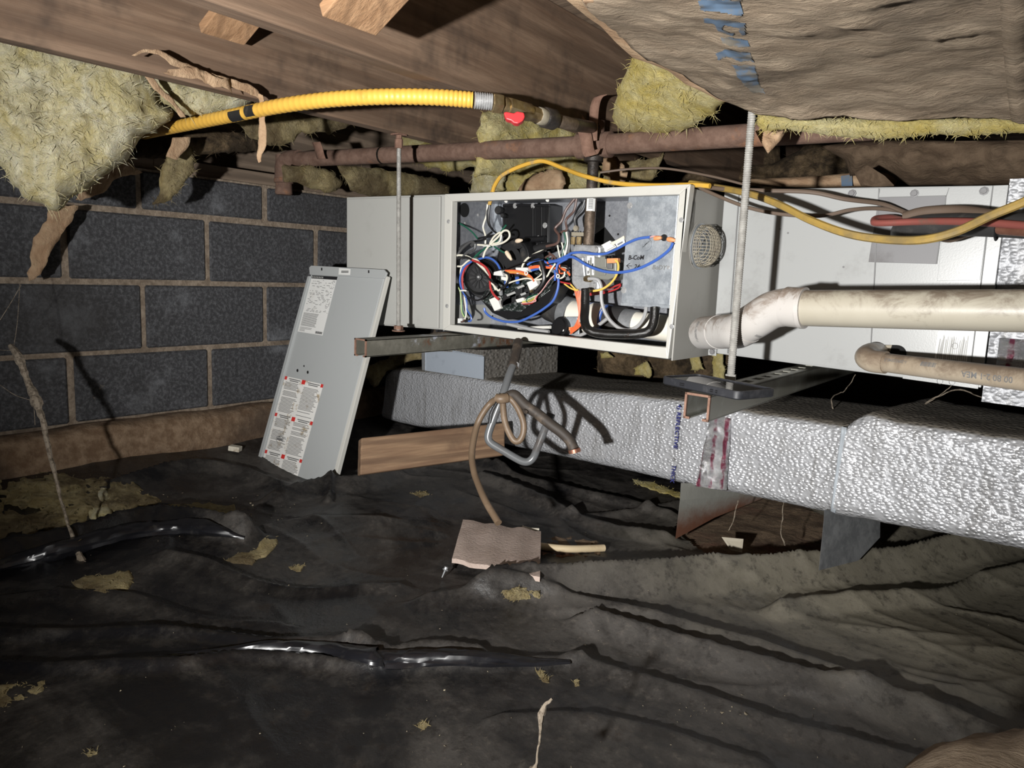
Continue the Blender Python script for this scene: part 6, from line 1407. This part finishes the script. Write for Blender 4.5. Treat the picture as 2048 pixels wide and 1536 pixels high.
single(MB().lathe(onground(1515, 1119, .004), V(-.2, -.5, .8), [(0, .012), (.006, .0125), (.008, .010), (.008, .004)], 14), 'plastic_disc', M['chip'], 'small off-white plastic disc on the soil below the duct', 'debris', smooth=True)
g = onground(884, 1155, .004); sc_b = MB(); sc_b.lathe(g, V(.2, .3, .9), [(0, .001), (.016, .0022), (.017, .006), (.018, .0065), (.019, .0045), (.024, .004)], 8); single(sc_b, 'loose_screw', M['galvdull'], 'loose hex-head screw lying left of the foam pad', 'screw')
def gpatch(poly, T, mat, label, name='insulation_scrap', seed=0, amp=.012, fr=20, step=6, lift=.0, cat='insulation', group=None, ragged=5):
    dep = lambda px, py: onground(px, py, lift).dot(FWD)
    return batt(poly, dep, T, mat, label, name=name, fl=.42, seed=seed, amp=amp, fr=fr, step=step, ragged=ragged, cat=cat, group=group)
gpatch([(-30, 960), (60, 935), (150, 952), (240, 950), (300, 985), (340, 1000), (300, 1035), (240, 1050), (150, 1090), (60, 1112), (-30, 1130)], .02, 'fiberdirty', 'wide spread of dirty fiberglass on the ground at the far left', seed=41, amp=.045, fr=15, step=6)
gpatch([(165, 1000), (200, 978), (224, 985), (226, 1030), (215, 1062), (190, 1050), (175, 1030)], .04, 'fiber2', 'pale fiberglass clump standing on the dirty spread at left', seed=42, amp=.02, fr=16, step=5)
gpatch([(300, 1010), (380, 1005), (470, 1012), (480, 1030), (380, 1038), (290, 1040)], .008, 'fiberdirty', 'low strip of insulation crumbs left of the grey door', seed=43, amp=.012, fr=22)
gpatch([(450, 1120), (500, 1105), (530, 1075), (555, 1072), (560, 1090), (530, 1110), (505, 1130), (470, 1132)], .010, 'fiberdirty', 'curled scrap of insulation below the grey door on the plastic', seed=44)
gpatch([(145, 1165), (200, 1150), (262, 1140), (270, 1165), (240, 1185), (180, 1180), (150, 1178)], .016, 'fiberdirty', 'tan insulation scrap under the end of the long cobweb', seed=45, amp=.014)
gpatch([(575, 1133), (608, 1130), (600, 1142), (582, 1142)], .004, 'fiberdirty', 'tiny insulation scrap in the middle of the left plastic', seed=46, amp=.004, step=3, ragged=2)
gpatch([(1003, 1182), (1040, 1174), (1080, 1180), (1078, 1196), (1040, 1204), (1010, 1196)], .014, 'fiberdirty', 'fuzzy olive insulation clump below the foam pad at the fold', seed=47, amp=.012, step=4)
gpatch([(-20, 1372), (40, 1370), (88, 1362), (92, 1385), (50, 1402), (-20, 1420)], .012, 'fiberdirty', 'insulation scrap at the left edge near the bottom', seed=48, amp=.012)
gpatch([(1072, 1340), (1085, 1338), (1096, 1352), (1100, 1368), (1088, 1366), (1078, 1352)], .006, 'fiberdirty', 'small clump of insulation in the plastic crease right of centre', seed=49, amp=.006, step=3, ragged=2)
gpatch([(1145, 1360), (1158, 1358), (1160, 1370), (1150, 1374)], .005, 'fiberdirty', 'little round insulation crumb right of the plastic crease', seed=50, amp=.004, step=3, ragged=1)
gpatch([(838, 1444), (850, 1440), (858, 1450), (848, 1460), (836, 1456)], .004, 'fiberdirty', 'pale scrap on the dark plastic near the bottom centre', seed=51, amp=.004, step=3, ragged=1)
gpatch([(170, 1505), (192, 1498), (196, 1508), (176, 1516)], .004, 'fiberdirty', 'small scrap at the very bottom left on the plastic', seed=52, amp=.004, step=3, ragged=1)
gpatch([(820, 986), (850, 982), (864, 990), (840, 996)], .004, 'fiberdirty', 'yellowish scrap on the plastic left of the hanging hose', seed=53, amp=.004, step=3, ragged=1)
gpatch([(1262, 958), (1300, 962), (1360, 985), (1368, 998), (1330, 988), (1275, 970)], .006, 'fiber', 'yellow insulation sliver on the ground under the duct', seed=54, amp=.006, step=4, ragged=2)
gpatch([(1075, 1075), (1140, 1072), (1205, 1088), (1200, 1108), (1120, 1118), (1085, 1112)], .004, 'soil', 'patch of crumbly dirt and torn plastic right of the foam pad', name='dirt_patch', seed=55, amp=.012, fr=30, step=5, cat='dirt')
def roll(pts, rad, label, seed, squash=.75):
    P = cr([onground(*p, 0) for p in pts], 10); n = len(P); mb = MB(); rows = []
    for i, p in enumerate(P):
        t = (P[min(i + 1, n - 1)] - P[max(i - 1, 0)]).normalized(); side_ = t.cross(Z).normalized(); r_ = rad[0] + (rad[1] - rad[0]) * i / (n - 1); r_ *= min(1, .25 + 3 * min(i, n - 1 - i) / n)
        row = []
        for k in range(20):
            a = 2 * math.pi * k / 20; q = p + side_ * math.cos(a) * r_ + Z * (math.sin(a) * r_ * squash + r_ * .35)
            w_ = (noise.noise(V(q.x * 9, q.y * 9, k * .35 + seed)) * .28 + abs(noise.noise(V(q.x * 26, q.y * 26, k * .5 + seed))) * -.30) * r_
            row.append(q + side_ * math.cos(a) * w_ + Z * math.sin(a) * w_)
        row.append(row[0]); rows.append(row)
    return single(mb.grid(rows), 'plastic_roll', M['cleanplastic'], label, 'plastic sheet', smooth=True, angle=35)
roll([(-60, 1150), (40, 1128), (150, 1100), (260, 1072), (360, 1062), (430, 1066), (490, 1078)], (.030, .022), 'shiny black rolled edge of plastic sheet lying below the insulation at the left', 1)
roll([(300, 1318), (420, 1312), (540, 1306), (660, 1310), (740, 1318), (770, 1326), (860, 1322), (960, 1324), (1060, 1328), (1140, 1326)], (.020, .018), 'long thin glossy crumpled fold of black plastic across the lower middle', 2, .6)
# crumbs scattered on the plastic: too small to name one by one
cm = MB(); rnd = random.Random(77)
for i in range(300):
    px, py = rnd.uniform(0, 2000), rnd.uniform(1000, 1536)
    if i % 3 == 0: px, py = rnd.gauss(420, 130), rnd.gauss(1020, 14)
    if i % 7 == 0: px, py = rnd.gauss(1430, 80), rnd.gauss(1425, 14)
    g = onground(px, max(py, 960), .001); s_ = rnd.uniform(.0006, .0024) * (1.7 if i % 3 == 0 else 1)
    a = [V(rnd.uniform(-1, 1), rnd.uniform(-1, 1), rnd.uniform(-.3, .9)) * s_ for _ in range(4)]
    cm.add([g + q for q in a], [(0, 1, 2), (0, 2, 3), (0, 3, 1), (1, 3, 2)])
o = single(cm, 'ground_crumbs', M['crumb'], 'tiny pale crumbs scattered over the black plastic sheet', 'debris'); o['kind'] = 'stuff'

# heaped paper-faced batt at the lower right, enlarged out of view to shade the floor
nb_ = thing('paper_faced_batt', (-.1, .55, -.55), 'grey-brown paper-faced batt heaped on the ground at the lower right corner, enlarged out of view to shade the floor', 'insulation')
rows = []
for i in range(48):
    t = i / 47 * 2.3; row = []
    e = at(1820 + 330 * t, 1530 - 92 * min(t, 1.1) - 20 * math.sin(min(t, 1.5) * 3), d=.62)
    for j in range(14):
        s_ = j / 13; p = e + V(-.05 * s_, -.34 * s_, 0); p.z = e.z + .03 * math.sin(s_ * 3) - .20 * s_ * s_; p = p + V(0, 0, fbm(p * 12, 4) * .012); row.append(p)
    rows.append(row)
MB().grid(rows).build('kraft_facing', M['kraft'], nb_, smooth=True, thick=.002, angle=180)
low = [[V(p.x, p.y, min(p.z - .012, p.z)) for p in r] for r in rows]
mb = MB(); mb.grid(low); fl_ = [[V(p.x, p.y + .02, GZ + .004) for p in r] for r in rows]; mb.grid(fl_)
for A_, B_ in ((low[0], fl_[0]), (low[-1], fl_[-1]), ([r[0] for r in low], [r[0] for r in fl_]), ([r[-1] for r in low], [r[-1] for r in fl_])): mb.grid([A_, B_])
mb.build('fiberglass', M['fiberdirty'], nb_, smooth=True)

# ------------------------------------------------------------------ dusty cobwebs
def web(pts, rs, label, extra=()):
    mb = MB(); P = cr([at(*p[:2], d=p[2]) for p in pts], 8); n = len(P); rr = []
    for i in range(n):
        t = i / (n - 1) * (len(rs) - 1); k = min(int(t), len(rs) - 2); rr.append((rs[k] + (rs[k + 1] - rs[k]) * (t - k)) * (1 + .35 * fbm(P[i] * 60, 3)))
    mb.tube([p + V(fbm(p * 30), 0, fbm(p * 33)) * .004 for p in P], rr, 7)
    for e in extra: mb.tube(cr([at(*p[:2], d=p[2]) for p in e], 5), .0007, 4)
    return single(mb, 'cobweb', M['web'], label, 'cobweb', smooth=True)
web([(22, 690, 1.62), (40, 720, 1.6), (55, 760, 1.6), (72, 800, 1.59), (85, 840, 1.58), (98, 900, 1.57), (110, 950, 1.55), (122, 1000, 1.53), (140, 1060, 1.50), (158, 1110, 1.47), (172, 1142, 1.45)], (.006, .009, .006, .011, .005, .005, .004, .003, .003, .005, .013), 'long dusty cobweb strand hanging at the left edge down to the plastic', ([(0, 640, 1.62), (25, 600, 1.62), (42, 570, 1.62)], [(0, 770, 1.6), (30, 790, 1.6), (60, 800, 1.6)], [(40, 560, 1.7), (35, 640, 1.65), (28, 690, 1.62)], [(66, 780, 1.6), (70, 850, 1.6)], [(0, 700, 1.62), (40, 705, 1.6), (54, 740, 1.6)]))
web([(1104, 1396, .80), (1090, 1412, .80), (1082, 1430, .80), (1080, 1460, .79), (1076, 1490, .79), (1070, 1520, .78), (1062, 1545, .78)], (.0012, .002, .0045, .0016, .0012, .0012, .006), 'dusty cobweb thread with a knot hanging at the bottom centre')
web([(1665, 905, 1.6), (1655, 880, 1.6), (1660, 850, 1.62), (1672, 835, 1.63), (1660, 800, 1.65), (1690, 780, 1.68), (1712, 750, 1.7)], (.001, .0016, .002, .002, .0012, .001, .001), 'wispy cobweb between the coil cabinet and the duct')
web([(1572, 985, 1.62), (1568, 1010, 1.62), (1566, 1040, 1.62), (1564, 1070, 1.62), (1568, 1092, 1.62)], (.0008, .0012, .0014, .0012, .0018), 'short pale cobweb thread hanging under the duct over the soil')
web([(1475, 1000, 1.66), (1468, 1030, 1.66), (1462, 1050, 1.66), (1458, 1062, 1.66)], (.0008, .0014, .001, .001), 'short cobweb thread hanging under the duct by the left stand')
web([(1905, 772, 1.5), (1880, 790, 1.5), (1850, 810, 1.52), (1905, 782, 1.5), (1960, 792, 1.5), (2040, 800, 1.48)], (.0008, .0014, .001, .0016, .001, .0008), 'thin cobweb strung below the condensate pipe at right')
